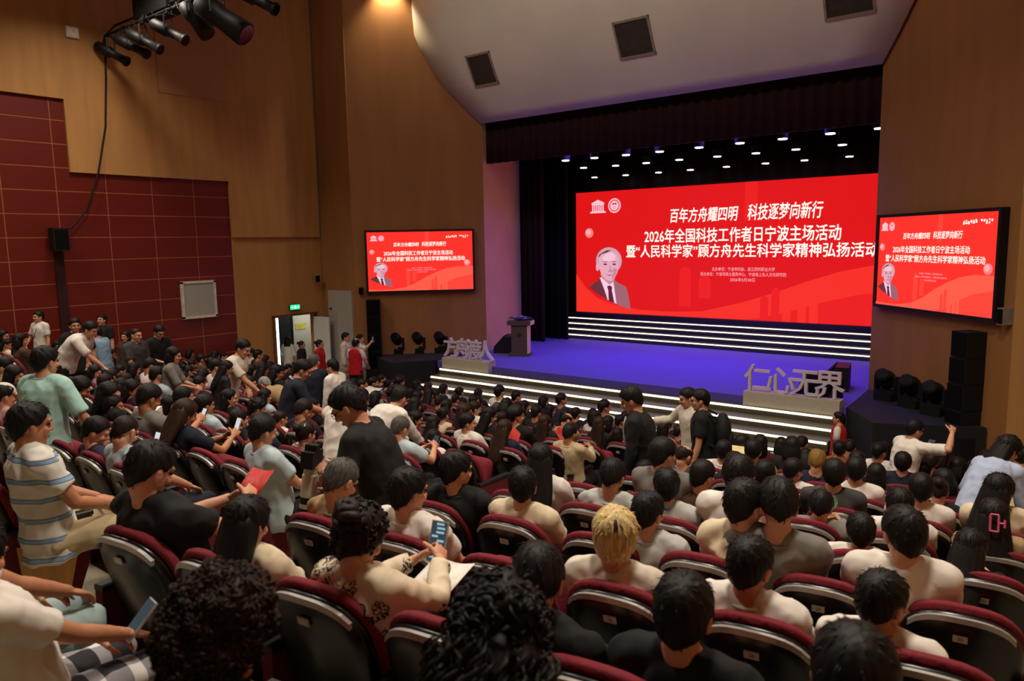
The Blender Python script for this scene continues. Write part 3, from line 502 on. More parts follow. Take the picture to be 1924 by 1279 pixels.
# unnamed rest of the audience: seats in use that the photo shows as a dense dark crowd
def fill_rows():
    rr = random.Random(5); taken = {(p[0], p[1], p[2]) for p in PEOPLE}; out = []
    XS = {'R': [-.45-.57*i for i in range(6)], 'C': [-5.35-.55*i for i in range(16)], 'L': [-15.65-.57*i for i in range(6)]}
    O = ['front', 'second', 'third', 'fourth', 'fifth', 'sixth', 'seventh', 'eighth', 'ninth', 'tenth', 'eleventh', 'twelfth', 'thirteenth', 'fourteenth', 'fifteenth', 'sixteenth']
    names = {'black': 'black', 'navy': 'navy', 'dkgrey': 'dark grey', 'wine': 'wine red', 'brown': 'brown', 'white': 'white', 'ltgrey': 'pale grey', 'pink': 'pale pink', 'ltblue': 'pale blue', 'plum': 'dark plum'}
    for b, ks, p in (('C', range(0, 11), .86), ('L', range(1, 10), .6), ('R', range(4, 10), .7)):
        for k in ks:
            for i, x in enumerate(XS[b]):
                if (b, k, i) in taken or rr.random() > p: continue
                if b == 'C' and ((i < 2 and k < 9 and k not in (8,)) or (k < 2 and i > 9)): continue
                y = 3.13+.87*k if b == 'C' else (3.51+.87*k+.145*(x+1) if b == 'R' else 3.51+.87*k+.145*(-17.95-x))
                if any(math.hypot(x-s[0], y+.3-s[1]) < .55 for s in STANDING): continue
                z = max(0, (1.80 if b == 'C' else 1.88)-.176*k)
                top = rr.choice(('black', 'black', 'black', 'navy', 'dkgrey', 'wine', 'brown', 'plum', 'white', 'ltgrey', 'pink', 'ltblue'))
                hair = rr.choice(('s', 's', 'b', 'b', 'l', 'sb', 'p'))
                lab = 'person in %s, %s block, %s row from the stage, %s seat from the %s' % (names[top], {'R': 'right', 'C': 'middle', 'L': 'left'}[b], O[(10 if b == 'C' else 9)-k], O[i].replace('front', 'first'), 'aisle' if b == 'C' else 'right')
                hx = x+rr.uniform(-.06, .06); hy = y+rr.uniform(.1, .28)
                if b == 'C' and (hx+17) < 0 : continue
                out.append((b, k, i, hx, hy, z+rr.uniform(1.02, 1.16), z, math.hypot(hx, hy), hair, top, rr.choice(('up', 'lap', 'down', 'lap', 'up')), lab))
    return out
PEOPLE += fill_rows()

# unnamed rest of the audience: seats in use that the photo shows as a dense dark crowd
def fill_rows():
    rr = random.Random(5); taken = {(p[0], p[1], p[2]) for p in PEOPLE}; out = []
    XS = {'R': [-.45-.57*i for i in range(6)], 'C': [-5.35-.55*i for i in range(16)], 'L': [-15.65-.57*i for i in range(6)]}
    O = ['front', 'second', 'third', 'fourth', 'fifth', 'sixth', 'seventh', 'eighth', 'ninth', 'tenth', 'eleventh', 'twelfth', 'thirteenth', 'fourteenth', 'fifteenth', 'sixteenth']
    names = {'black': 'black', 'navy': 'navy', 'dkgrey': 'dark grey', 'wine': 'wine red', 'brown': 'brown', 'white': 'white', 'ltgrey': 'pale grey', 'pink': 'pale pink', 'ltblue': 'pale blue', 'plum': 'dark plum'}
    for b, ks, p in (('C', range(0, 11), .86), ('L', range(1, 10), .6), ('R', range(4, 10), .7)):
        for k in ks:
            for i, x in enumerate(XS[b]):
                if (b, k, i) in taken or rr.random() > p: continue
                if b == 'C' and ((i < 2 and k < 9 and k not in (8,)) or (k < 2 and i > 9)): continue
                y = 3.13+.87*k if b == 'C' else (3.51+.87*k+.145*(x+1) if b == 'R' else 3.51+.87*k+.145*(-17.95-x))
                if any(math.hypot(x-s[0], y+.3-s[1]) < .55 for s in STANDING): continue
                z = max(0, (1.80 if b == 'C' else 1.88)-.176*k)
                top = rr.choice(('black', 'black', 'black', 'navy', 'dkgrey', 'wine', 'brown', 'plum', 'white', 'ltgrey', 'pink', 'ltblue'))
                hair = rr.choice(('s', 's', 'b', 'b', 'l', 'sb', 'p'))
                lab = 'person in %s, %s block, %s row from the stage, %s seat from the %s' % (names[top], {'R': 'right', 'C': 'middle', 'L': 'left'}[b], O[(10 if b == 'C' else 9)-k], O[i].replace('front', 'first'), 'aisle' if b == 'C' else 'right')
                hx = x+rr.uniform(-.06, .06); hy = y+rr.uniform(.1, .28)
                if b == 'C' and (hx+17) < 0 : continue
                out.append((b, k, i, hx, hy, z+rr.uniform(1.02, 1.16), z, math.hypot(hx, hy), hair, top, rr.choice(('up', 'lap', 'down', 'lap', 'up')), lab))
    return out
PEOPLE += fill_rows()

# ------------------------------------------------------------------ hall shell
TAN = mat('tan_wall_fabric', '#b08048', .75, var=.10, scale=1.6, bump=.05, stretch=(3, 3, .35))
TAN2 = mat('brown_wall_panel', '#9a683a', .7, var=.10, scale=1.3, stretch=(2, 2, .3), bump=.04)
REDP = grid_mat('red_acoustic_panel', '#641505', '#a8694a', 1.11, .535, .014, oy=-7.19, oz=-2.62)
CEIL = mat('plaster_ceiling', '#d8d0c4', .85, var=.05, scale=.8)
BLACK = mat('matt_black', '#0b0b0c', .7, var=.3, scale=12)
VELV = mat('dark_red_velvet', '#240508', .9, var=.3, scale=6, stretch=(6, 6, .4))
DRAPE = mat('black_drape', '#040405', .95, var=.3, scale=5, stretch=(7, 7, .4))
STEPW = mat('pale_step_board', '#4d473b', .5, var=.12, scale=3)
CARPET = mat('stage_carpet', '#5a4fae', .85, var=.12, scale=7, stretch=(.35, 6, 1), bump=.15)
TILE = mat('grey_floor_tile', '#8f8572', .45, var=.12, scale=2.2)
PLAT = mat('dark_platform_cloth', '#1b1b1f', .85, var=.2, scale=5)
WHITE = mat('white_paint', '#d9d6cf', .6, var=.04, scale=3)
GREYM = mat('grey_metal', '#8b8b88', .45, .6, var=.08, scale=14)
BLKP = mat('black_plastic', '#0d0d0e', .55, var=.2, scale=18)
LED = glow('warm_led_strip', (1.0, .86, .55), 3.4)

def prism_yz(mb, poly, x0, x1):
    return mb.prism(poly, lambda y, z, w_: Vector((x0+w_, y, z)), x1-x0)
XL = -19.0
struct('wall_left', prism_yz(MB(), [(-6, 7.93), (7.5, 7.93), (7.5, 6.28), (11.54, 6.28), (11.54, 4.75), (14.5, 4.75), (14.5, 12), (-6, 12)], XL-.25, XL), TAN)
lo = MB()
for poly in ([(11.54, -.2), (12.74, -.2), (12.74, 4.75), (11.54, 4.75)], [(12.74, 2.4), (14.2, 2.4), (14.2, 4.75), (12.74, 4.75)], [(14.2, -.2), (14.6, -.2), (14.6, 4.75), (14.2, 4.75)]):
    prism_yz(lo, poly, XL-.3, XL-.07)
struct('wall_left_lower', lo, TAN)
struct('wall_left_panelled', prism_yz(MB(), [(-6, -.2), (11.54, -.2), (11.54, 6.28), (7.5, 6.28), (7.5, 7.93), (-6, 7.93)], XL-.3, XL-.08), REDP)
o = tag(MB().box((XL+.012, 10.7, 9.45), (.02, 1.9, 2.1)).obj('access_panel', mat('patched_wall_board', '#ad8052', .75, var=.05, scale=2)), 'paler square board patched into the tan wall behind the stage lights', 'wall panel')
# lobby behind the left door
lb = MB(); lb.box((-21.6, 14.5, 1.3), (.1, 5, 3)); lb.box((-20.4, 12.5, 1.3), (2.4, .1, 3))
struct('wall_lobby', lb, mat('dark_blue_lobby_wall', '#23262f', .5))
lb = MB(); lb.box((-20.4, 16.9, 1.3), (2.4, .1, 3)); lb.box((-21.52, 15.95, 1.3), (.06, 1.7, 3)); lb.box((-20.4, 14.7, 2.75), (2.6, 4.6, .1))
struct('wall_lobby_white', lb, WHITE)
lamp('lobby_lamp', 'AREA', (-20.6, 15.6, 2.65), 16*LK, (1, .96, .82), size=.7)
dl = thing('door_leaf', 'white door leaf standing open in the left side doorway', 'door', (-19.12, 14.2, 0), R(97))
MB().box((0, -.33, 1.16), (.045, .66, 2.3)).obj('leaf_panel', WHITE, dl)
MB().box((.04, -.58, 1.05), (.05, .03, .14)).obj('door_handle', GREYM, dl)
fr = MB(); fr.box((XL-.05, 12.71, 1.2), (.12, .06, 2.46)); fr.box((XL-.05, 14.23, 1.2), (.12, .06, 2.46)); fr.box((XL-.05, 13.47, 2.43), (.12, 1.58, .06))
struct('door_2', fr, mat('door_frame_brown', '#6b4423', .5))
tag(MB().box((XL+.0, 12.80, 1.2), (.05, .05, 2.36)).obj('light_strip', glow('white_led', (1, 1, .93), 4.0)), 'vertical white light strip on the left jamb of the side doorway', 'light strip')
# front wall pieces, splayed wings and reveals
struct('wall_front_left', MB().box((-18.28, 14.66, 6), (1.5, .22, 12.4)), TAN2)
struct('wall_front_right', MB().box((.25, 14.66, 6), (2.6, .22, 12.4)), TAN)
def wing(name, a, b, m_, z0=-.2, z1=12.2, th=.25, side=1):
    a = Vector((a[0], a[1], 0)); b = Vector((b[0], b[1], 0)); d = (b-a).normalized(); n = Vector((-d.y, d.x, 0))*side*th
    mb = MB(); V = [a, b, b+n, a+n]
    mb.add([v+Vector((0, 0, z0)) for v in V]+[v+Vector((0, 0, z1)) for v in V], [(0, 1, 2, 3), (4, 5, 6, 7), (0, 1, 5, 4), (1, 2, 6, 5), (2, 3, 7, 6), (3, 0, 4, 7)])
    return struct(name, mb, m_)
wing('wall_wing_left', (-17.55, 14.55), (-14.75, 17.35), TAN2)
wing('wall_wing_right', (-3.81, 17.36), (-1.0, 14.55), TAN2)
wing('wall_reveal_left', (-14.75, 17.35), (-15.38, 19.95), mat('pale_reveal_panel', '#e3b988', .6, var=.06, scale=1.2), side=1)
wing('wall_reveal_right', (-3.2, 19.95), (-3.81, 17.36), TAN2, side=1)
o = thing('door', 'white flush door in the corner beside the stage, left side', 'door', (-18.2, 14.53, 0))
MB().box((0, 0, 1.56), (1.12, .05, 3.12)).obj('door_panel', mat('white_door_panel', '#a9a49a', .55, var=.05, scale=2), o)
MB().box((-.42, -.05, 2.55), (.05, .06, .05)).obj('door_closer', BLKP, o)
MB().box((-.44, -.05, 1.25), (.04, .06, .12)).obj('door_handle', GREYM, o)
struct('wall_right', MB().box((1.65, 4, 6), (.25, 21, 12.4)), TAN)
struct('wall_rear', MB().box((-8.7, -6.1, 6), (21, .25, 12.4)), TAN)
struct('ceiling', MB().box((-8.7, 4.9, 12.15), (21, 22.4, .2)), CEIL)
# curved plaster reflector above the proscenium
prof = [(17.36, 8.06), (17.18, 8.3), (16.96, 8.60), (16.64, 9.08), (16.38, 9.58), (16.17, 10.08), (16.05, 10.5), (16.02, 11.2), (16.02, 12.2)]
mb = MB(); nx = 12
V = [((Y-32.1)*(1-k/nx)+(13.55-Y)*k/nx, Y, z) for (Y, z) in prof for k in range(nx+1)]
F = [(i*(nx+1)+k, i*(nx+1)+k+1, (i+1)*(nx+1)+k+1, (i+1)*(nx+1)+k) for i in range(len(prof)-1) for k in range(nx)]
mb.add(V, F); o = struct('ceiling_reflector', mb, CEIL, True); so = o.modifiers.new('thick', 'SOLIDIFY'); so.thickness = .12; so.offset = -1
rx = R(63)
for i, (x, wd) in enumerate(((-13.9, .82), (-9.12, .92), (-4.3, .92))):
    lab = ('dark square vent in the ceiling reflector, nearest the left wing wall', 'dark square vent in the ceiling reflector above the screen middle', 'dark square vent in the ceiling reflector cut by the top edge')[i]
    t = thing('ceiling_vent', lab, 'vent', (x, 16.42, 9.28), 0, None)
    rot = Matrix.Rotation(R(-62), 3, 'X')
    MB().box((0, 0, 0), (wd, .84, .05), rot).obj('grille', mat('vent_grey', '#3a332c', .8), t)
    f = MB()
    for sx in (-1, 1): f.box(rot @ Vector((sx*wd/2, 0, .0)), (.05, .9, .09), rot)
    for sy in (-1, 1): f.box(rot @ Vector((0, sy*.42, .0)), (wd+.05, .05, .09), rot)
    f.obj('frame', mat('vent_frame', '#8f8578', .6), t)
# floors
fl = MB()
def slab(x0, x1, y0, y1, z): fl.box(((x0+x1)/2, (y0+y1)/2, (z-.6)/2-.15), (x1-x0, y1-y0, z+.6+.3-.0))
def tread(x0, x1, ya, yb, yc, yd, z):
    """block whose near edge runs ya->yb and far edge yc->yd"""
    V = [(x0, ya, -.4), (x1, yb, -.4), (x1, yd, -.4), (x0, yc, -.4), (x0, ya, z), (x1, yb, z), (x1, yd, z), (x0, yc, z)]
    fl.add(V, [(0, 3, 2, 1), (4, 5, 6, 7), (0, 1, 5, 4), (1, 2, 6, 5), (2, 3, 7, 6), (3, 0, 4, 7)])
def rowY(b, k, X):
    return 3.13+.87*k if b == 'C' else (3.51+.87*k+.145*(X+1) if b == 'R' else 3.51+.87*k+.145*(-17.95-X))
def rowZ(b, k): return max(0, (1.80 if b == 'C' else 1.88)-.176*k)
for b, x0, x1, ks in (('R', -3.62, 1.6, range(-10, 11)), ('C', -13.95, -5.06, range(-10, 11)), ('L', -19.0, -15.3, range(-10, 11))):
    for k in ks:
        e = .76; tread(x0, x1, rowY(b, k-1, x0)+e, rowY(b, k-1, x1)+e, rowY(b, k, x0)+e, rowY(b, k, x1)+e, rowZ(b, k))
for x0, x1 in ((-5.06, -3.62), (-15.3, -13.95)):      # aisle stairs
    y = -5.9
    while y < 12.6:
        tread(x0, x1, y, y, y+.435, y+.435, max(0, 1.80-.2023*(y+.2-3.13))); y += .435
fl.box((-8.7, 13.6, -.2), (21, 5.0, .39))
fl.box((-20.4, 14.7, -.12), (2.7, 4.6, .2))
struct('floor', fl, TILE)

# ------------------------------------------------------------------ stage
ST = 1.15
st = thing('stage', 'raised stage with violet-lit carpet and lit front steps', 'stage', (-9.3, 15.2, 0))
def loc(o, p): o.location = p; return o
dk = MB().prism([(-14.8, 15.2), (-3.72, 15.2), (-3.75, 17.3), (-3.2, 20), (-1.5, 20), (-1.5, 24.8), (-17, 24.8), (-17, 20), (-15.4, 20), (-14.8, 17.3)], lambda u, v, w_: Vector((u+9.3, v-15.2, ST-.2+w_)), .2)
dk.obj('deck', CARPET, st)
MB().box((0, .04, .55), (11.0, .06, 1.1)).obj('deck_fascia', mat('dark_fascia', '#2a2620', .6), st)
for i in range(6):
    y = 15.0-.37*i-15.2; z = .99-.165*i
    s = MB().box((0.14, y+.22, z/2), (10.75, .44, z)).obj('step', STEPW, st)
    if i < 5: MB().box((0.14, y-.012, z-.035), (10.7, .024, .04)).obj('light_strip', LED, s)
for sgn, lab in ((1, 'black side platform right of the stage steps carrying three lamps'), (-1, 'black side platform left of the stage steps carrying three lamps')):
    P = [(5.5, 17.3), (5.6, 15.2), (6.3, 14.14), (7.95, 14.85), (5.6, 17.25)]
    t = thing('side_platform', lab, 'platform', (-9.3, 0, 0))
    mb = MB().prism([(sgn*x, y) for x, y in P], lambda u, v, w_: Vector((u, v, w_)), ST+.005)
    mb.obj('cloth_skirt', PLAT, t)
# back riser with four lit steps
rs = thing('step_riser', 'wide riser of four lit steps below the big red screen', 'stage riser', (-9.3, 21.3, ST))
for i in range(5):
    y = .3*i; z = .16*(i+1)
    d_ = .32 if i < 4 else 1.0
    s = MB().box((0, y+d_/2, z/2), (11.4, d_, z)).obj('step', mat('riser_board', '#2b2836', .5, var=.1), rs)
    if i < 4: MB().box((0, y-.012, z-.022), (11.3, .024, .027)).obj('light_strip', LED, s)
# drapes, valance, stage box
def folds(mb, x0, x1, y, z0, z1, n, amp):
    L_ = []; N_ = n*6
    for i in range(N_+1):
        x = x0+(x1-x0)*i/N_; L_.append((x, y+amp*math.sin(i/6*2*math.pi)))
    V = [Vector((x, yy, z)) for z in (z0, z1) for x, yy in L_]; k = N_+1
    V += [v+Vector((0, .06, 0)) for v in V]
    F = []
    for i in range(N_):
        F += [(i, i+1, k+i+1, k+i), (2*k+i, 3*k+i, 3*k+i+1, 2*k+i+1), (i, 2*k+i, 2*k+i+1, i+1), (k+i, k+i+1, 3*k+i+1, 3*k+i)]
    F += [(0, k, 3*k, 2*k), (N_, 2*k+N_, 3*k+N_, k+N_)]
    return mb.add(V, F)
tag(folds(MB(), -15.0, -3.5, 17.62, 6.86, 8.3, 40, .04).obj('valance', VELV, None, True), 'dark red velvet valance across the top of the stage opening', 'curtain')
tag(folds(MB(), -16.2, -14.55, 20.1, ST, 8.2, 7, .07).obj('leg_curtain', VELV, None, True), 'dark red velvet side curtain at the left of the stage', 'curtain')
tag(folds(MB(), -16.6, -14.2, 21.0, ST, 8.2, 8, .06).obj('leg_curtain', DRAPE, None, True), 'black side drape left of the big red screen', 'curtain')
tag(folds(MB(), -4.2, -2.2, 20.3, ST, 8.2, 7, .06).obj('leg_curtain', DRAPE, None, True), 'black side drape hidden behind the right wing of the stage', 'curtain')
tag(folds(MB(), -17, -1.6, 24.3, ST, 8.2, 30, .06).obj('backdrop_curtain', DRAPE, None, True), 'black backdrop curtain behind and above the big red screen', 'curtain')
mb = MB(); mb.box((-9.3, 24.9, 4), (15.8, .1, 9)); mb.box((-17.1, 22.2, 4), (.1, 5.4, 9)); mb.box((-1.45, 22.2, 4), (.1, 5.4, 9))
struct('wall_stage', mb, BLACK)
struct('ceiling_stage', MB().box((-9.3, 21.3, 8.3), (15.8, 7.3, .1)), BLACK)
LAMPS = [(-12.4, 18.3), (-11.45, 18.35), (-10.46, 18.4), (-9.44, 18.4), (-8.3, 18.35), (-7.2, 18.3), (-6.15, 18.3), (-5.04, 18.2), (-4.0, 18.15),
         (-13.2, 20.5), (-12.14, 20.7), (-11.08, 20.72), (-9.96, 20.66), (-8.8, 20.7), (-7.7, 20.75), (-6.6, 20.7), (-5.4, 20.6),
         (-14.85, 23.8), (-13.6, 23.9), (-12.3, 23.9), (-11.1, 23.88), (-9.8, 23.8), (-8.5, 23.75), (-7.3, 23.75), (-6.0, 23.7)]
n_in_row = 0; last = None
for i, (x, y) in enumerate(LAMPS):
    rw = 'front row' if y < 19 else ('middle row' if y < 22 else 'back row')
    n_in_row = n_in_row+1 if rw == last else 1; last = rw
    nm = ('first', 'second', 'third', 'fourth', 'fifth', 'sixth', 'seventh', 'eighth', 'ninth')[n_in_row-1]
    t = thing('stage_lamp', 'round white stage lamp overhead, %s, %s from the left' % (rw, nm), 'stage light', (x, y, 6.8), 0, 'round lamps above the stage')
    if i == 0:
        hm = MB(); hm.tube([(0, 0, .02), (0, 0, .22), (0, 0, .3)], [.13, .13, .06], 14); hm_ = hm.mesh('housing', BLKP)
        lm_ = MB().tube([(0, 0, .0), (0, 0, .03)], [.105, .105], 16).mesh('lens', glow('cool_lamp_lens', (.72, .82, 1.0), 9.0))
        pm_ = MB().tube([(0, 0, .3), (0, 0, 1.45)], .02, 6).mesh('hanger', BLKP)
    link('housing', hm_, t); link('lens', lm_, t); link('hanger', pm_, t)

# ------------------------------------------------------------------ screens
def graphic(W, H, root, bright, full):
    """picture shown on an LED screen of size W x H; local X right, Z up, facing -Y; origin bottom left"""
    k = bright
    RED = glow('screen_red_%s' % full, (.76*k, .008*k, .008*k) if not full else (1.0, .032, .022), 1.0)
    RED2 = glow('screen_red_light_%s' % full, (.95, .030, .018) if not full else (1.0, .11, .065), 1.0)
    RED3 = glow('screen_red_soft_%s' % full, (.86, .014, .012) if not full else (1.0, .06, .04), 1.0)
    TXT = glow('screen_text', (1.0, .93, .82), 1.15)
    TXS = glow('screen_small_text', (1.0, .45, .50), 1.0)
    PINK = glow('screen_pink', (1.0, .62, .72), 1.0)
    def flat(name, pts, m_, y):
        mb = MB(); n = len(pts)
        mb.add([(x*W, y, z*H) for x, z in pts]+[(x*W, y+.003, z*H) for x, z in pts], [tuple(range(n)), tuple(range(2*n-1, n-1, -1))]+[(i, i+n, (i+1) % n+n, (i+1) % n) for i in range(n)])
        return mb.obj(name, m_, root)
    MB().box((W/2, .06, H/2), (W, .1, H)).obj('panel', RED, root)
    bz = MB()
    for (c, s) in (((W/2, .05, -.03), (W+.12, .16, .06)), ((W/2, .05, H+.03), (W+.12, .16, .06)), ((-.03, .05, H/2), (.06, .16, H)), ((W+.03, .05, H/2), (.06, .16, H))): bz.box(c, s)
    bz.obj('bezel', BLKP, root)
    # swooping ribbon and faint skyline
    up = [(0, .32), (.04, .2), (.08, .12), (.14, .075), (.23, .04), (.33, .035), (.43, .05), (.55, .13), (.63, .2), (.72, .29), (.80, .36), (.88, .405), (1, .42)]
    if full: up = [(0, .03), (.1, .02), (.25, .03), (.35, .06), (.45, .13), (.55, .23), (.65, .31), (.75, .37), (.85, .4), (1, .4)]
    flat('ribbon', up+[(1, 0), (0, 0)], RED2, -.004)
    flat('ribbon_fold', [(.56, 0), (.66, .06), (.75, .14), (.85, .21), (1, .26), (1, 0)], RED3, -.008)
    flat('beam', [(.55, 1), (.585, 1), (.585, .72), (.55, .72)], RED3, -.004)
    for (x, z, w_, h) in ((.36, .08, .036, .25), (.42, .15, .036, .12)):
        flat('arch', [(x, z), (x+w_, z), (x+w_, z+h)]+[(x+w_/2+w_/2*math.cos(a), z+h+.06*math.sin(a)) for a in np.linspace(0, math.pi, 9)[1:-1]]+[(x, z+h)], RED3, -.006)
    for (x, h) in ((.60, .16), (.63, .22), (.66, .18), (.70, .12), (.73, .16)):
        flat('skyline', [(x, 0), (x+.022, 0), (x+.022, h), (x+.011, h+.03), (x, h)], RED3 if x < .66 else RED2, -.010)
    def ball(x, z, r):
        mb = MB(); mb.tube([(x*W, -.012, z*H), (x*W, -.004, z*H)], r, 24); mb.obj('ball', glow('screen_ball', (1.0, .22, .22), 1.0), root)
        mb = MB(); mb.tube([(x*W-r*.15, -.016, z*H+r*.2), (x*W-r*.15, -.012, z*H+r*.2)], r*.62, 20); mb.obj('ball_shine', glow('screen_ball_light', (1.0, .42, .42), 1.0), root)
    if full: ball(.045, .665, .075); ball(.945, .46, .095)
    else: ball(.05, .665, .17)
    # writing
    def write(s, x0, x1, z0, z1, bold, m_, name, sh=0.0):
        me = text_mesh(s, 1.0, bold, 0, space=1.0, shear=sh); fit_text(me, x0*W, x1*W, z0*H, z1*H)
        for v in me.vertices: v.co = (v.co.x, -.012-v.co.z*.2, v.co.y)
        me.update(); me.materials.clear(); me.materials.append(m_); return link(name, me, root)
    if not full:
        X0 = -14.95; f = lambda x: (x-X0)/11.3; g = lambda z: (z-1.94)/4.26
        write('百年方舟耀四明', f(-11.23), f(-8.93), g(5.03), g(5.50), .016, TXT, 'slogan_text', .16)
        write('科技逐梦向新行', f(-8.64), f(-6.40), g(5.03), g(5.53), .016, TXT, 'slogan_text', .16)
        write('2026年全国科技工作者日宁波主场活动', f(-12.18), f(-5.88), g(4.38), g(4.85), .016, TXT, 'title_text')
        write('暨“人民科学家”顾方舟先生科学家精神弘扬活动', f(-12.88), f(-4.86), g(3.90), g(4.33), .016, TXT, 'title_text')
        write('主办单位：宁波市科协、浙江药科职业大学', f(-9.76), f(-7.75), g(3.47), g(3.59), 0, TXS, 'small_text')
        write('承办单位：宁波市院士服务中心、宁波甬上名人文化研究院', f(-10.15), f(-7.40), g(3.31), g(3.43), 0, TXS, 'small_text')
        write('2026年5月30日', f(-9.15), f(-8.36), g(3.14), g(3.26), 0, TXS, 'small_text')
        lx, lz, lw, lh = f(-14.3), g(5.46), .56/11.3, .46/4.26; ex, ez, er = f(-13.35), g(5.69), .25
        px, pz, pw, ph = f(-14.45), g(2.05), 1.75/11.3, 2.2/4.26
    else:
        write('百年方舟耀四明', .25, .49, .75, .82, .018, TXT, 'slogan_text', .16)
        write('科技逐梦向新行', .515, .75, .75, .83, .018, TXT, 'slogan_text', .16)
        write('2026年全国科技工作者日宁波主场活动', .155, .81, .60, .68, .018, TXT, 'title_text')
        write('暨“人民科学家”顾方舟先生科学家精神弘扬活动', .085, .925, .50, .58, .018, TXT, 'title_text')
        write('主办单位：宁波市科协、浙江药科职业大学', .41, .61, .375, .395, 0, TXS, 'small_text')
        write('承办单位：宁波市院士服务中心、宁波甬上名人文化研究院', .375, .645, .34, .36, 0, TXS, 'small_text')
        write('2026年5月30日', .46, .56, .305, .325, 0, TXS, 'small_text')
        br = MB(); rr = random.Random(3)
        for i in range(11):
            x = .755+i*.018+(.02 if i > 5 else 0)
            for j in range(3): br.box((x*W, -.013, (.91+rr.uniform(-.018, .018))*H), (W*.014*rr.uniform(.4, 1), .004, H*.012), Matrix.Rotation(rr.uniform(-.9, .9), 3, 'Y'))
        br.obj('brush_lettering', TXT, root)
        lx, lz, lw, lh = .035, .85, .06, .095; ex, ez, er = .135, .895, .085
        px, pz, pw, ph = .015, .05, .215, .43
    # temple emblem and round emblem
    e = MB(); q = lambda u, v: Vector(((lx+u*lw)*W, -.012, (lz+v*lh)*H))
    def bar(u0, u1, v0, v1):
        a = q(u0, v0); b = q(u1, v1); e.box(((a.x+b.x)/2, -.012, (a.z+b.z)/2), (b.x-a.x, .006, b.z-a.z))
    bar(-.08, 1.08, 0, .07); bar(-.02, 1.02, .08, .14); bar(.05, .95, .62, .72)
    for i in range(6): bar(.08+i*.152, .16+i*.152, .14, .62)
    e.prism([(0, .74), (1, .74), (.5, 1.0)], lambda u, v, w_: q(u, v)+Vector((0, w_, 0)), .005)
    e.obj('temple_emblem', PINK, root)
    e = MB(); n = 36
    for r0, r1 in ((.86, 1.0), (.0, .62)):
        V = []; F = []
        for i in range(n):
            a = 2*math.pi*i/n
            for r in (r0, r1): V.append((ex*W+er*r*math.cos(a), -.012, ez*H+er*r*math.sin(a)))
        for i in range(n): F.append((2*i, 2*i+1, (2*i+3) % (2*n), (2*i+2) % (2*n)))
        e.add(V, F)
    for i in range(18):
        a = 2*math.pi*i/18; e.box((ex*W+er*.74*math.cos(a), -.012, ez*H+er*.74*math.sin(a)), (er*.10, .004, er*.12), Matrix.Rotation(-a, 3, 'Y'))
    e.obj('round_emblem', PINK, root)
    d = MB(); d.prism([(-.45, -.05), (-.2, .3), (0, .1), (.2, .3), (.45, -.05), (0, .0)], lambda u, v, w_: Vector((ex*W+er*u, -.016-w_, ez*H+er*(v+.15))), .002)
    for i in range(3): d.box((ex*W, -.017, ez*H-er*(.12+.14*i)), (er*(.7-.15*i), .003, er*.05))
    d.obj('round_emblem_device', RED, root)
    # printed portrait of a grey-haired man in a suit
    SK = glow('screen_skin', (.80, .40, .50), 1.0); SK2 = glow('screen_skin_dim', (.58, .25, .33), 1.0); SK3 = glow('screen_skin_light', (.95, .55, .66), 1.0)
    HR = glow('screen_grey_hair', (.62, .36, .42), 1.0); HR2 = glow('screen_dark_hair', (.16, .035, .05), 1.0)
    SU = glow('screen_suit', (.36, .13, .16), 1.0); SU2 = glow('screen_suit_dark', (.16, .03, .04), 1.0); SH = glow('screen_shirt', (.95, .62, .78), 1.0); TI = glow('screen_tie', (.12, .015, .04), 1.0)
    def P(name, pts, m_, y): return flat(name, [(px+u*pw, pz+v*ph) for u, v in pts], m_, y)
    def ov(cu, cv, ru, rv, a0=0, a1=360, n=20): return [(cu+ru*math.cos(R(a0+(a1-a0)*i/n)), cv+rv*math.sin(R(a0+(a1-a0)*i/n))) for i in range(n if a1-a0 == 360 else n+1)]
    por = P('portrait_suit', [(.02, .36), (.12, .42), (.30, .48), (.36, .53), (.60, .50), (.72, .44), (.90, .38), (.95, .25), (1.0, .03), (.75, .08), (.5, .15), (.3, .23), (.12, .31)], SU, -.014)
    P('portrait_lapel', [(.02, .36), (.14, .425), (.30, .49), (.34, .42), (.42, .30), (.46, .17), (.3, .23), (.12, .31)], SU2, -.016)
    P('portrait_shirt', [(.29, .52), (.36, .53), (.60, .50), (.64, .30), (.68, .11), (.48, .16), (.40, .32)], SH, -.018)
    P('portrait_tie', [(.46, .38), (.53, .40), (.58, .37), (.57, .32), (.63, .12), (.50, .15), (.49, .32)], TI, -.020)
    P('portrait_neck', [(.30, .58), (.66, .58), (.62, .46), (.52, .41), (.36, .50)], SK2, -.021)
    P('portrait_hair', ov(.50, .79, .30, .215), HR, -.022)
    P('portrait_face', [(.27, .80), (.30, .87), (.40, .93), (.55, .945), (.68, .90), (.735, .82), (.73, .70), (.70, .60), (.62, .50), (.53, .465), (.43, .485), (.33, .57), (.28, .68)], SK, -.024)
    P('portrait_forehead', [(.34, .84), (.45, .91), (.58, .92), (.66, .87), (.64, .80), (.40, .78)], SK3, -.026)
    P('portrait_hair_parting', [(.24, .84), (.30, .90), (.45, .955), (.57, .965), (.46, .92), (.33, .895), (.29, .86)], HR2, -.026)
    P('portrait_ear', ov(.235, .69, .035, .065), SK, -.023)
    P('portrait_cheek', [(.60, .68), (.70, .66), (.68, .58), (.61, .515), (.56, .49), (.60, .58)], SK2, -.026)
    for cu in (.42, .63):
        P('portrait_eyebrow', [(cu-.075, .765), (cu, .785), (cu+.07, .765), (cu, .772)], HR2, -.028)
        P('portrait_eye', ov(cu, .735, .045, .014, n=12), HR2, -.028)
    P('portrait_nose', [(.53, .74), (.56, .65), (.60, .62), (.54, .605), (.48, .62), (.52, .65)], SK2, -.028)
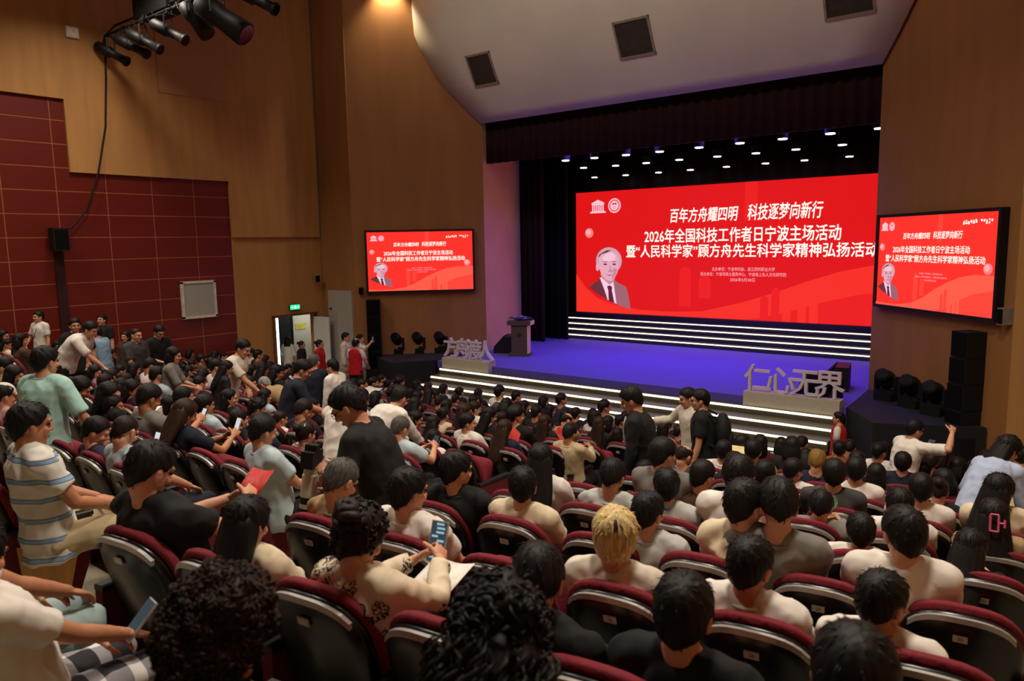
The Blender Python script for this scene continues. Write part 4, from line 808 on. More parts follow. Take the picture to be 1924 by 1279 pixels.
    P('portrait_mouth', [(.44, .565), (.52, .572), (.62, .562), (.53, .550)], SU, -.028)
sb = thing('led_screen', 'huge red LED wall screen at the back of the stage', 'screen', (-14.95, 22.7, 1.94))
graphic(11.3, 4.26, sb, 1.0, 0)
d = Vector((.7071, .7071, 0))
s1 = thing('led_screen', 'red LED screen hung on the left wing wall above the loudspeaker column', 'screen', (-17.24+.09, 14.86-.09, 3.10), R(45))
graphic(3.14, 1.75, s1, 1.0, 1)
s2 = copy_tree(s1); s2.location = (-3.58-.09, 17.13-.09, 3.06); s2.rotation_euler = (0, 0, R(-45))
s2.scale = (1.045, 1, 1.02)
s2['label'] = 'red LED screen hung on the right wing wall beside the big screen'

# ------------------------------------------------------------------ things on the stage and walls
# lectern with flowers
lt = thing('lectern', 'dark lectern with pale side panel and flower bed on stage left', 'lectern', (-13.35, 17.25, ST), R(25))
WD = mat('dark_lectern_wood', '#57483a', .5, var=.1); PLE = mat('pale_lectern_side', '#e6cf9f', .5, var=.05)
MB().box((0, 0, .04), (.62, .5, .08)).obj('base', WD, lt)
MB().box((0, 0, .50), (.48, .34, .86)).obj('body', WD, lt)
MB().box((.255, 0, .50), (.03, .36, .86)).obj('side_panel', PLE, lt)
MB().box((0, 0, .98), (.70, .46, .12)).obj('top', WD, lt)
MB().box((.365, 0, .98), (.03, .46, .11)).obj('side_trim', PLE, lt)
em = MB(); em.tube([(0, -.175, .62), (0, -.172, .62)], .07, 18); em.obj('emblem', mat('lectern_emblem', '#3a2c20', .5), lt)
fl_ = thing('flower_arrangement', 'low bed of violet flowers with long leaves on the lectern', 'flowers', (-13.35, 17.25, ST+1.04), R(25))
rr = random.Random(4); b1 = MB(); b2 = MB()
for i in range(34):
    a = rr.uniform(0, 6.28); r = rr.uniform(0, 1)**.5; p = Vector((r*.3*math.cos(a), r*.17*math.sin(a), .06+.10*(1-r)))
    for j in range(5):
        an = j*1.256+a; b1.ell(p+Vector((.022*math.cos(an), .022*math.sin(an), 0)), (.022, .022, .012), seg=6, rings=4)
b1.obj('blossom', mat('violet_petal', '#8f7ad0', .6), fl_, True)
for i in range(26):
    a = rr.uniform(0, 6.28); l = rr.uniform(.2, .46)
    b2.tube([(.1*math.cos(a), .08*math.sin(a), .01), (.7*l*math.cos(a), .5*l*math.sin(a), .10), (l*1.1*math.cos(a), .7*l*math.sin(a), .05)], [.012, .014, .002], 4)
b2.obj('leaf', mat('dark_leaf', '#1d2a1a', .6), fl_)
# big white letter signs
LET = mat('white_foam_letter', '#cfc6cf', .6, var=.04); PLI = mat('white_plinth', '#b9b2a0', .6, var=.05)
def letters(chars, x0, y0, x1, y1, plab, kind):
    a = Vector((x0, y0, 0)); b = Vector((x1, y1, 0)); L_ = (b-a).length; ang = math.atan2(b.y-a.y, b.x-a.x)
    pl = thing('sign_plinth', plab, 'plinth', (x0, y0, 0.99), ang)
    MB().box((L_/2, .17, .15), (L_, .34, .30)).obj('plinth_body', PLI, pl)
    n = len(chars)
    for i, ch in enumerate(chars):
        me = text_mesh(ch, .60, .012, .035); co = np.array([v.co for v in me.vertices])
        lo_ = co.min(0); cx = (co[:, 0].min()+co[:, 0].max())/2
        for v in me.vertices: v.co = (v.co.x-cx, -v.co.z, v.co.y-lo_[1])
        me.update(); me.materials.clear(); me.materials.append(LET)
        o = link('sign_letter', me); p = a+(b-a)*((i+.5)/n)
        nrm = Vector((-math.sin(ang), math.cos(ang), 0))*.17
        o.location = (p.x+nrm.x, p.y+nrm.y, 1.292); o.rotation_euler = (0, 0, ang)
        tag(o, 'large white letter %s, %s of four on the %s plinth' % (ch, ('first', 'second', 'third', 'last')[i], kind), 'sign letter')
letters('方舟渡人', -14.45, 15.02, -12.75, 15.02, 'low white plinth carrying four letters at the left stage edge', 'left')
letters('仁心无界', -5.72, 15.02, -3.80, 15.02, 'low white plinth carrying four letters at the right stage edge', 'right')
# wedge monitors
def monitor(loc_, rz, label, s=1.0):
    t = thing('stage_monitor', label, 'loudspeaker', loc_, rz)
    mb = MB().prism([(-.24, 0), (.24, 0), (.24, .14), (-.02, .42), (-.24, .42)], lambda u, v, w_: Vector(((w_-.32)*s, u*s, v*s)), .64); mb.obj('cabinet', BLKP, t)
    g_ = MB().prism([(-.0, 0), (.36, 0), (.36, .012), (0, .012)], lambda u, v, w_: Vector(((w_-.28)*s, (.235-.72*u)*s+.008, (.155+.77*u)*s+v)), .56); g_.obj('grille', mat('speaker_grille', '#0c0c0e', .9, scale=60, spec=.1), t)
monitor((-14.2, 17.6, ST), R(115), 'black wedge monitor on the stage floor left of the lectern', 1.2)
monitor((-4.45, 17.1, ST), R(100), 'tilted black wedge monitor standing high at the right of the stage', 1.25)
monitor((-4.35, 15.6, ST), R(170), 'low black wedge monitor behind the right letter sign', 1.15)
# moving lamps standing on the side platforms
def moving_lamp(loc_, rz, label):
    t = thing('moving_lamp', label, 'stage light', loc_, rz, None)
    MB().box((0, 0, .08), (.36, .30, .16)).obj('base', BLKP, t)
    y = MB(); y.box((-.20, 0, .32), (.05, .16, .36)); y.box((.20, 0, .32), (.05, .16, .36)); y.box((0, 0, .19), (.42, .2, .06)); y.obj('yoke', BLKP, t)
    h = MB(); rot = Matrix.Rotation(R(35), 3, 'X'); h.ell((0, 0, .42), (.17, .22, .19), rot); h.tube([rot @ Vector((0, .1, 0))+Vector((0, 0, .42)), rot @ Vector((0, .26, 0))+Vector((0, 0, .42))], [.16, .13], 14); h.obj('head', BLKP, t, True)
    l = MB(); l.tube([rot @ Vector((0, .262, 0))+Vector((0, 0, .42)), rot @ Vector((0, .268, 0))+Vector((0, 0, .42))], .11, 14); l.obj('lens', mat('dark_lens', '#15161c', .1), t)
for i, (x, y) in enumerate(((-17.0, 15.75), (-16.55, 16.2), (-16.05, 16.65))):
    moving_lamp((x+.25, y-.25, ST+.005), R(200), 'black moving lamp on the left side platform, %s from the loudspeaker column' % ('nearest', 'second', 'farthest')[i])
for i, (x, y) in enumerate(((-3.25, 16.35), (-2.72, 15.9), (-2.25, 15.45))):
    moving_lamp((x, y, ST+.005), R(160), 'black moving lamp on the right side platform, %s from the loudspeaker column' % ('farthest', 'second', 'nearest')[i])
# loudspeaker columns
def column(loc_, rz, label, h, z0):
    t = thing('loudspeaker_column', label, 'loudspeaker', loc_, rz)
    MB().box((0, .02, z0/2), (.62, .6, z0)).obj('subwoofer', BLACK, t)
    n = 4
    for i in range(n):
        z = z0+(h/n)*(i+.5); o_ = MB().box((0, .06*(i-1.5)/n, z), (.40, .38, h/n-.012)).obj('cabinet', BLACK, t)
        MB().box((0, -.195+.06*(i-1.5)/n, z), (.36, .01, h/n-.05)).obj('grille', mat('speaker_grille', '#0c0c0e', .9, scale=60, spec=.1), o_)
column((-16.95, 14.75, 0), R(45), 'tall slim black loudspeaker column below the left wall screen', 2.05, .82)
column((-1.72, 15.0, 0), R(-45), 'tall slim black loudspeaker column below the right wall screen', 1.85, .95)
# camera domes and small wall speakers
def small_speaker(loc_, rz, label, s, m_):
    t = thing('wall_speaker', label, 'loudspeaker', loc_, rz)
    MB().box((0, 0, 0), (s[0], s[1], s[2])).obj('cabinet', m_, t)
    MB().box((0, -s[1]/2-.004, 0), (s[0]*.84, .008, s[2]*.86)).obj('grille', mat('speaker_grille', '#0c0c0e', .9, scale=60, spec=.1), t)
    MB().box((0, s[1]/2+.03, 0), (.06, .08, .06)).obj('bracket', GREYM, t)
small_speaker((XL+.17, 7.06, 4.72), R(90), 'black loudspeaker box hung on the red panelled wall', (.33, .3, .52), BLKP)
small_speaker((-17.32, 14.62, 3.12), R(45), 'small dark box at the lower left corner of the left wall screen', (.12, .2, .2), BLKP)
small_speaker((-1.17, 14.60, 3.12), R(-45), 'small white-edged box at the lower right corner of the right wall screen', (.14, .2, .28), mat('pale_box', '#8a8378', .5))
small_speaker((XL+.12, 14.22, 3.48), R(70), 'small pale wall speaker above the side doorway', (.16, .14, .22), mat('pale_box', '#8a8378', .5))
bx = thing('junction_box', 'small white box high on the tan side wall', 'junction box', (XL+.03, 7.8, 9.45))
MB().box((0, 0, 0), (.06, .27, .24)).obj('box', WHITE, bx); MB().box((.035, 0, 0), (.012, .22, .19)).obj('cover', mat('box_cover', '#e8e2d8', .5), bx)
gr = thing('air_grille', 'square pale air grille on the red panelled wall', 'air grille', (XL-.03, 10.44, 3.1))
MB().box((0, 0, 0), (.06, .86, .9)).obj('louvre_panel', stripe_mat('louvres', [(0, '#8e8d86'), (.35, '#a9a8a0')], 'Z', .035), gr)
f = MB()
for s in (-1, 1): f.box((.01, s*.46, 0), (.08, .06, .98)); f.box((.01, 0, s*.47), (.08, .98, .06))
f.obj('frame', mat('pale_frame', '#cfc9bd', .5), gr)
ex = thing('exit_sign', 'green lit running-man exit sign over the side doorway', 'exit sign', (XL-.02, 13.45, 2.66))
MB().box((0, 0, 0), (.05, .36, .16)).obj('housing', BLKP, ex)
MB().box((.027, 0, 0), (.004, .34, .14)).obj('face', glow('exit_green', (.02, .75, .25), 1.6), ex)
g_ = MB(); W_ = lambda y, z, sy, sz, a=0: g_.box((.031, y, z), (.003, sy, sz), Matrix.Rotation(a, 3, 'X'))
W_(0, .045, .022, .022); W_(0, .012, .022, .05, .2); W_(.022, -.03, .012, .05, .6); W_(-.02, -.032, .012, .05, -.5); W_(.025, .012, .035, .010, .3); W_(-.10, 0, .07, .015); W_(.10, 0, .07, .015); W_(-.13, 0, .02, .035); W_(.13, 0, .02, .035)
g_.obj('running_figure', glow('exit_white', (.85, 1, .9), 2.0), ex)
ys = MB(); ys.box((-21.48, 15.4, 1.75), (.01, .42, .22)); tag(ys.obj('notice', mat('yellow_notice', '#d6cf62', .6)), 'yellow notice on the white lobby wall behind the side door', 'notice')
# lighting bar with lanterns
tr = thing('lighting_bar', 'dark lighting bar on brackets near the top of the tan wall', 'lighting bar', (-18.9, 8.5, 9.5))
b = MB(); b.tube([(0, 0, 0), (12.5, 0, 0)], .028, 8); b.tube([(0, .25, .28), (12.5, .25, .28)], .028, 8); b.obj('pipe', BLACK, tr)
b = MB()
for i in range(8): x = 1.6*i; b.tube([(x, 0, 0), (x, .25, .28)], .02, 6)
b.tube([(0, 0, 0), (0, -.1, -.3)], .02, 6); b.obj('brace', BLACK, tr)
b = MB()
for x in (1.2, 6.0, 11.0): b.tube([(x, .25, .28), (x, .25, 2.55)], .02, 6)
b.obj('hanger', BLACK, tr)
b = MB(); rr = random.Random(8)
for i in range(26):
    x = rr.uniform(.2, 7); p = [(x+.1*j, rr.uniform(-.08, .1), rr.uniform(-.16, .1)) for j in range(4)]; b.tube(p, .010, 4)
b.obj('cable_loom', BLACK, tr)
def lantern(x, label, s=1.0, pitch=28, yaw=-58, big=False):
    t = thing('stage_lantern', label, 'stage light', (-18.9+x, 8.5, 9.5), R(yaw))
    rot = Matrix.Rotation(R(-pitch), 3, 'X'); o_ = Vector((0, 0, -.36*s))
    pt = lambda y: rot @ Vector((0, y*s, 0))+o_
    b = MB()
    if big: b.tube([pt(-.35), pt(-.3), pt(.0), pt(.05), pt(.5), pt(.52)], [.12*s, .17*s, .18*s, .15*s, .19*s, .17*s], 14)
    else: b.tube([pt(-.34), pt(-.30), pt(-.02), pt(.0), pt(.30), pt(.31), pt(.36)], [.07*s, .10*s, .105*s, .075*s, .08*s, .10*s, .10*s], 14)
    b.obj('barrel', BLKP, t, True)
    l = MB(); e_ = .53 if big else .362; l.tube([pt(e_-.004), pt(e_)], (.15 if big else .085)*s, 14); l.obj('lens', mat('dark_lens', '#15161c', .1), t)
    y = MB(); wdt = .19*s if big else .12*s
    for sx in (-1, 1): y.tube([(sx*wdt, 0, -.36*s), (sx*wdt, 0, -.1*s), (0, 0, -.04)], .014*s, 5)
    y.tube([(0, 0, -.06), (0, 0, .04)], .03, 6); y.obj('yoke', BLKP, t)
for i, (x, lab) in enumerate(((.25, 'slim stage lantern at the wall end of the lighting bar'), (1.25, 'second stage lantern from the wall end of the bar'), (1.85, 'third stage lantern from the wall end of the bar'), (2.95, 'fourth stage lantern from the wall end of the bar'))): lantern(x, lab, 1.22)
lantern(4.0, 'large moving lantern, fifth from the wall end of the bar', .95, 50, -70, True)
lantern(4.9, 'largest moving lantern hanging lowest from the bar', 1.35, 35, -62, True)
lantern(6.2, 'stage lantern right of the largest one, near the top edge', 1.25)
lantern(6.75, 'moving lantern cut by the top edge of the photo', .75, 30, -62, True)
tag(MB().box((-17.0, 8.9, 10.35), (1.5, .5, 1.35)).obj('dimmer_cabinet', BLACK), 'dark cabinet on top of the lighting bar at the top edge', 'cabinet')
cb = MB(); pts = [(-18.9, 8.5, 9.45), (-18.92, 8.45, 8.5), (-18.93, 8.35, 7.4), (-18.95, 8.1, 6.3), (-18.95, 7.75, 5.4), (-18.95, 7.4, 5.0), (-18.9, 7.15, 4.9)]
cb.tube(pts, .022, 6); tag(cb.obj('hanging_cable', BLACK, None, True), 'black cable hanging from the lighting bar down to the wall speaker', 'cable')
tag(MB().box((XL-.055, 7.1, 2.9), (.05, .2, 3.1)).obj('cable_duct', mat('dark_red_duct', '#2c0b06', .6)), 'dark duct running down the red wall below the loudspeaker', 'duct')

# ------------------------------------------------------------------ seats
BURG = mat('burgundy_upholstery', '#741826', .85, var=.14, scale=60, bump=.25)
BURG2 = mat('burgundy_side_cloth', '#5e1220', .85, var=.14, scale=50, bump=.2)
SHELL = mat('black_seat_shell', '#101012', .28, var=.15, scale=5, spec=.5)
ALU = mat('brushed_trim', '#aeaca8', .42, .5, var=.15, scale=40, stretch=(1, 12, 12))
PLATE = mat('number_plate', '#b9b4ab', .5, var=.06)
PAD = mat('black_arm_pad', '#141415', .5, var=.2, scale=30, bump=.1)
OAK = mat('light_oak_board', '#c99a55', .5, var=.14, scale=4, stretch=(1, 8, .6))
NUM = mat('plate_ink', '#2a2622', .6)
def back_y(z, x): return -.125-(z-.45)*.27+.10*x*x/.065*.35
def outline(hw, ztop, zbot, n=15, e=2.7):
    zc = .70; P = []
    for i in range(n+1):
        a = math.pi*i/n; c, s = math.cos(a), math.sin(a)
        P.append((hw*math.copysign(abs(c)**(2/e), c), zc+(ztop-zc)*s**(2/e)))
    for i in range(1, 5): P.append((-hw*(1-.10*i/4), zc+(zbot-zc)*i/4))
    for i in range(3, -1, -1): P.append((hw*(1-.10*(i+1)/4), zc+(zbot-zc)*(i+1)/4))
    return P
def slab_mesh(hw, ztop, zbot, layers):
    """layers: (shrink, y offset)"""
    o_ = outline(hw, ztop, zbot); cx, cz = 0, (ztop+zbot)/2; loops = []
    for s, dy in layers:
        L_ = []
        for x, z in o_:
            X, Z = cx+(x-cx)*s, cz+(z-cz)*s; L_.append(Vector((X, back_y(Z, X)+dy, Z)))
        loops.append(L_)
    return MB().rings(loops)
cush = slab_mesh(.262, .972, .40, [(.02, -.012), (.6, -.012), (.97, -.010), (.995, .004), (1.0, .016), (.985, .032), (.94, .046), (.8, .070), (.5, .085), (.02, .085)]).mesh('back_cushion', BURG, True)
shl = slab_mesh(.246, .940, .33, [(.02, -.060), (.7, -.058), (.93, -.052), (1.0, -.035), (1.0, -.008), (.02, -.006)]).mesh('back_shell', SHELL, True)
L1 = []; n = 14
for i in range(n+1):
    x = -.205+.41*i/n
    def zt(hw, ztop): return .70+(ztop-.70)*max(0, 1-abs(x/hw)**2.7)**(1/2.7)
    zu = zt(.241, .934); zl = zu-.024
    L1 += [Vector((x, back_y(zu, x)-.058, zu)), Vector((x, back_y(zl, x)-.066, zl)), Vector((x, back_y(zl, x)-.045, zl)), Vector((x, back_y(zu, x)-.040, zu))]
F = []
for i in range(n):
    for k in range(4): a = 4*i+k; b = 4*i+(k+1) % 4; F.append((a, b, b+4, a+4))
F += [(0, 3, 2, 1), (4*n, 4*n+1, 4*n+2, 4*n+3)]
trim = MB().add(L1, F).mesh('trim', ALU)
rotp = Matrix.Rotation(R(15), 3, 'X')
plate = MB().box((0, back_y(.83, 0)-.066, .83), (.056, .006, .034), rotp).mesh('number_plate', PLATE)
sm = MB()
for zz, sx, sy in ((0, .46, .42), (.03, .49, .46), (.08, .49, .47), (.115, .45, .43)): pass
V = []
def rr_loop(hx, hy, z, r=.07, n=5):
    L_ = []
    for (sx, sy, a0) in ((1, 1, 0), (-1, 1, 90), (-1, -1, 180), (1, -1, 270)):
        for i in range(n): a = R(a0+90*i/(n-1)); L_.append(Vector((sx*(hx-r)+r*math.cos(a), .21+sy*(hy-r)+r*math.sin(a), z)))
    return L_
seat = MB().rings([rr_loop(.20, .19, -.07), rr_loop(.225, .215, -.05), rr_loop(.235, .225, 0), rr_loop(.228, .22, .045), rr_loop(.17, .16, .065)]).mesh('seat', BURG, True)
def panel(x): return MB().prism([(-.20, .0), (.12, .0), (.22, .26), (.30, .57), (.24, .60), (-.24, .60), (-.24, .40)], lambda u, v, w_: Vector((x-.028+w_, u, v)), .056)
side = panel(-.277).mesh('side_panel', BURG2); side2 = panel(.277).mesh('side_panel', BURG2)
def pad(x): return MB().rings([[Vector((x+sx*(.034-i), yy+(sy*(.0-i) if 0 else 0), z)) for sx, yy, sy in ((1, -.24, 1), (1, .28, 1), (-1, .28, 1), (-1, -.24, 1))] for z, i in ((.598, 0), (.622, 0), (.63, .008))])
arm = pad(-.277).mesh('armrest', PAD); arm2 = pad(.277).mesh('armrest', PAD)
wood = MB().prism([(-.14, .10), (.09, .10), (.20, .52), (-.17, .52)], lambda u, v, w_: Vector((.305+w_, u, v)), .012).mesh('wood_panel', OAK)
ORD = ['front', 'second', 'third', 'fourth', 'fifth', 'sixth', 'seventh', 'eighth', 'ninth', 'tenth', 'eleventh', 'twelfth', 'thirteenth', 'fourteenth', 'fifteenth', 'sixteenth']
BX = {'R': [-.45-.57*i for i in range(6)], 'C': [-5.35-.55*i for i in range(16)], 'L': [-15.65-.57*i for i in range(6)]}
def project(p):
    d = Vector(p)-Vector((0, 0, CAM_Z)); z = d.dot(cam_f)
    if z < .05: return None
    return 962+1393*d.dot(cam_r)/z, 639.5-1393*d.dot(cam_u)/z, z
OCC = {(p[0], p[1], p[2]): p[-1] for p in PEOPLE}
num_cache = {}
n_seat = 0
for b, ks in (('R', range(-4, 10)), ('C', range(-3, 11)), ('L', range(0, 10))):
    yaw = {'R': R(8.2), 'C': 0, 'L': -R(8.2)}[b]
    last_row = 10 if b == 'C' else 9
    for k in ks:
        for i, x in enumerate(BX[b]):
            if b == 'R' and k <= -2: x -= .17      # the rear rows are staggered
            y = rowY(b, k, x); z = rowZ(b, k); q = project((x, y, z+.9))
            occ = OCC.get((b, k, i))
            if not q or not(-60 < q[0] < 1990 and -60 < q[1] < 1400): continue
            if b == 'L' and not occ: continue
            if b == 'C' and i > 9 and not occ and k > 5: continue
            if q[2] < 1.2 or (b, k, i) == ('R', -3, 3): continue
            rowname = ORD[last_row-k]; pos = ('first', 'second', 'third')[i] if i < 3 else ORD[i]
            blk = {'R': 'right', 'C': 'middle', 'L': 'left'}[b]
            if occ and occ.startswith('person in ') and ' block, ' in occ: lab = 'burgundy theatre seat in use, %s block, %s row from the stage, %s from the %s' % (blk, rowname, pos, 'right end' if b != 'C' else 'camera-side aisle')
            elif occ: lab = 'burgundy theatre seat of the '+occ
            elif b == 'R': lab = 'empty burgundy seat, right block, %s row from the stage, %s from the right end' % (rowname, pos)
            else: lab = 'empty burgundy seat, middle block, %s row from the stage, %s from the camera-side aisle' % (rowname, pos)
            lab = ' '.join(lab.split()[:16])
            t = thing('theatre_seat', lab, 'seat', (x+.27*math.sin(yaw), y+.27*math.cos(yaw), z), yaw, 'burgundy theatre seats in rows')
            link('back_cushion', cush, t); sh = link('back_shell', shl, t); link('trim', trim, sh)
            pl = link('number_plate', plate, sh)
            if b == 'R' and k in (-1, 0, 1):
                nn = str(30-2*i)
                if nn not in num_cache:
                    me = text_mesh(nn, .024, .0006)
                    for v in me.vertices: v.co = rotp @ Vector((v.co.x, -.0036, v.co.y))+Vector((0, back_y(.83, 0)-.066, .83))
                    me.update(); me.materials.clear(); me.materials.append(NUM); num_cache[nn] = me
                link('seat_number', num_cache[nn], sh)
            s_ = link('seat', seat, t); s_.location = (0, -.10, .42)
            if not occ: s_.rotation_euler = (R(68), 0, 0)
            link('side_panel', side, t); link('armrest', arm, t)
            if i == 0:
                link('side_panel', side2, t); link('armrest', arm2, t)
                if b == 'C' and k in (-2, -1): link('wood_panel', wood, t)
            n_seat += 1
print('seats', n_seat)

# ------------------------------------------------------------------ people
SKIN = mat('skin', '#c99274', .55, var=.08, scale=14, bump=.03)
SKIN2 = mat('skin_tanned', '#b57c5c', .55, var=.08, scale=14, bump=.03)
EYE = mat('eye_dark', '#141010', .25); BROW = mat('brow_hair', '#15100e', .8); LIP = mat('lip', '#9c5148', .5)
def hairmat(name, c, var=.5, rough=.55): return mat(name, c, rough, var=var, scale=3.2, bump=.3, stretch=(26, 26, 3), spec=.22)
HAIRC = {'black': hairmat('hair_black', '#131010'), 'brown': hairmat('hair_brown', '#2c1a11'), 'curly_brown': hairmat('hair_curly_brown', '#24160e'), 'dkbrown': hairmat('hair_dark_brown', '#1f1512'), 'grey': hairmat('hair_grey', '#4a4845'), 'silver': hairmat('hair_silver', '#8d8a85'), 'blond': hairmat('hair_bleached', '#c8b07a', .45), 'honey': hairmat('hair_honey', '#7a5a26', .4)}
CLOTH = {'black': '#101011', 'white': '#dcd6cd', 'offwhite': '#d5ccbc', 'cream': '#d3c3a6', 'beige': '#b9a584', 'tan': '#a58a62', 'ltgrey': '#b4b5b2', 'grey': '#75716b', 'dkgrey': '#3d3c3d', 'navy': '#141a2c', 'brown': '#4d3526', 'wine': '#4c1420', 'purple': '#2f2440', 'plum': '#2a1628', 'mauve': '#8a7382', 'pink': '#cfa09c', 'pinkwhite': '#dbc0c0', 'redtop': '#b0202a', 'red': '#7d1f1c', 'orange': '#8b4a22', 'yellow': '#c58f22', 'ltblue': '#b4c6cd', 'turquoise': '#a4d0c8', 'vest': '#b8121c', 'blueshirt': '#a9b7d3', 'denim': '#9fb4b3', 'khaki': '#b3a47e', 'polo_blue': '#7d99b3'}
def cloth(k):
    if k == 'blouse': return floral_mat('cloth_flower_blouse', '#d8c8ae', '#15110f')
    if k == 'bluestripe': return stripe_mat('cloth_blue_stripe', [(0, '#d8d6cc'), (.45, '#4c6478'), (.49, '#86a9cc'), (.66, '#4c6478'), (.70, '#d8d6cc')], 'Z', .115)
    if k == 'stripe': return stripe_mat('cloth_fine_stripe', [(0, '#cdb2a6'), (.7, '#3d2a2a')], 'Z', .022)
    if k == 'plaid': return check_mat('cloth_dark_plaid', '#1d1719', '#43272b', '#5d4043', .06)
    if k == 'plaidbw': return check_mat('cloth_black_white_check', '#1d1b22', '#8d8a90', '#dedbd8', .15)
    if k == 'lace': return mat('cloth_black_lace', '#151014', .7, var=.8, scale=60, bump=.3)
    return mat('cloth_'+k, CLOTH[k], .85, var=.10, scale=5, bump=.12)

def build_head(voxel, female=False):
    b = MB()
    b.ell((0, -.012, .030), (.074, .094, .083), seg=20, rings=14)
    b.ell((0, .012, -.030), (.060, .074, .078), seg=18, rings=12)
    b.ell((0, .038, -.070), (.042, .048, .042), seg=14, rings=10)          # jaw and chin
    b.ell((0, .070, -.100), (.020, .018, .016))
    b.ell((0, .083, .030), (.046, .014, .020))                               # brow
    for s in (-1, 1):
        b.ell((s*.036, .066, -.022), (.024, .020, .022))                     # cheek
        b.ell((s*.077, -.006, -.008), (.010, .022, .033), Matrix.Rotation(R(12), 3, 'X'))   # ear
        b.ell((s*.082, -.012, .006), (.008, .016, .020)); b.ell((s*.074, .002, -.034), (.008, .010, .010))
    b.tube([(0, .086, .022), (0, .098, -.002), (0, .106, -.020), (0, .094, -.030)], [.009, .012, .015, .010], 8)
    for s in (-1, 1): b.ell((s*.013, .094, -.024), (.009, .010, .008))
    b.ell((0, .084, -.056), (.022, .011, .007)); b.ell((0, .082, -.068), (.019, .011, .007))
    return fuse(b, voxel, 2, 'head')
HAND = {}
def build_hand(kind):
    """left-right symmetric frame: +Y along the fingers, +Z back of the hand, thumb towards +X"""
    b = MB(); curl = {'rest': 22, 'grip': 62, 'flat': 8, 'fist': 86}[kind]
    b.ell((0, .045, 0), (.040, .052, .016), seg=14); b.ell((0, .0, 0), (.028, .03, .019)); b.ell((.024, .03, -.006), (.018, .03, .014))
    for i, (x, ln, sp) in enumerate(((.028, .070, 4), (.009, .078, 1), (-.010, .073, -2), (-.028, .057, -6))):
        p = Vector((x, .086, .002)); a = 0; pts = [p-Vector((0, .02, 0)), p]
        for j, f in enumerate((.45, .30, .25)):
            a += R(curl*(1.0, .9, .6)[j]*(1+.06*i)); d = Vector((math.sin(R(sp))*math.cos(a), math.cos(a), -math.sin(a))); p = p+d*ln*f; pts.append(p)
        b.tube(pts, [.0095, .0092, .0085, .0078, .0062], 7); b.ell(pts[-1], .0062, seg=6, rings=5)
    t0 = Vector((.026, .022, -.004)); t1 = t0+Vector((.030, .026, -.010)); t2 = t1+Vector((.012, .026, -.012-.006*(curl > 40))); t3 = t2+Vector((.000, .020, -.010))
    b.tube([t0, t1, t2, t3], [.014, .0115, .010, .0075], 7); b.ell(t3, .0075, seg=6, rings=5)
    return fuse(b, .0046, 2, 'hand')
HEADS = {}
def head_mesh(det):
    if det not in HEADS: HEADS[det] = build_head(.0055 if det == 0 else .010)
    return HEADS[det]
def hand_mesh(kind, det=0):
    if kind not in HAND: HAND[kind] = build_hand(kind)
    return HAND[kind]
def ik(S, T, l1, l2, pole):
    S, T = Vector(S), Vector(T); d = T-S; L_ = d.length
    if L_ > (l1+l2)*.995: T = S+d.normalized()*(l1+l2)*.995; d = T-S; L_ = d.length
    a = (l1*l1-l2*l2+L_*L_)/(2*L_); h = math.sqrt(max(1e-6, l1*l1-a*a)); u = d.normalized()
    p = Vector(pole); p = (p-u*p.dot(u)).normalized()
    return S+u*a+p*h, T
def pose_def(**k):
    d = dict(sit=True, lean=-7, tw=0, hy=0, hp=8, hr=0, lh=(-.10, .30, .63), rh=(.10, .30, .63), lk='rest', rk='rest', sleeve=.55, fem=False, hang=False, bare=False, fat=1.0)
    d.update(k); return d
POSES = {'up': pose_def(), 'lap': pose_def(lean=-3, hp=18), 'down': pose_def(lean=8, hp=34), 'phone': pose_def(lean=-2, hp=28, lh=(-.06, .33, .86), rh=(.07, .34, .88), lk='grip', rk='grip'),
         'back': pose_def(hy=150, hp=0)}
FIG = {}
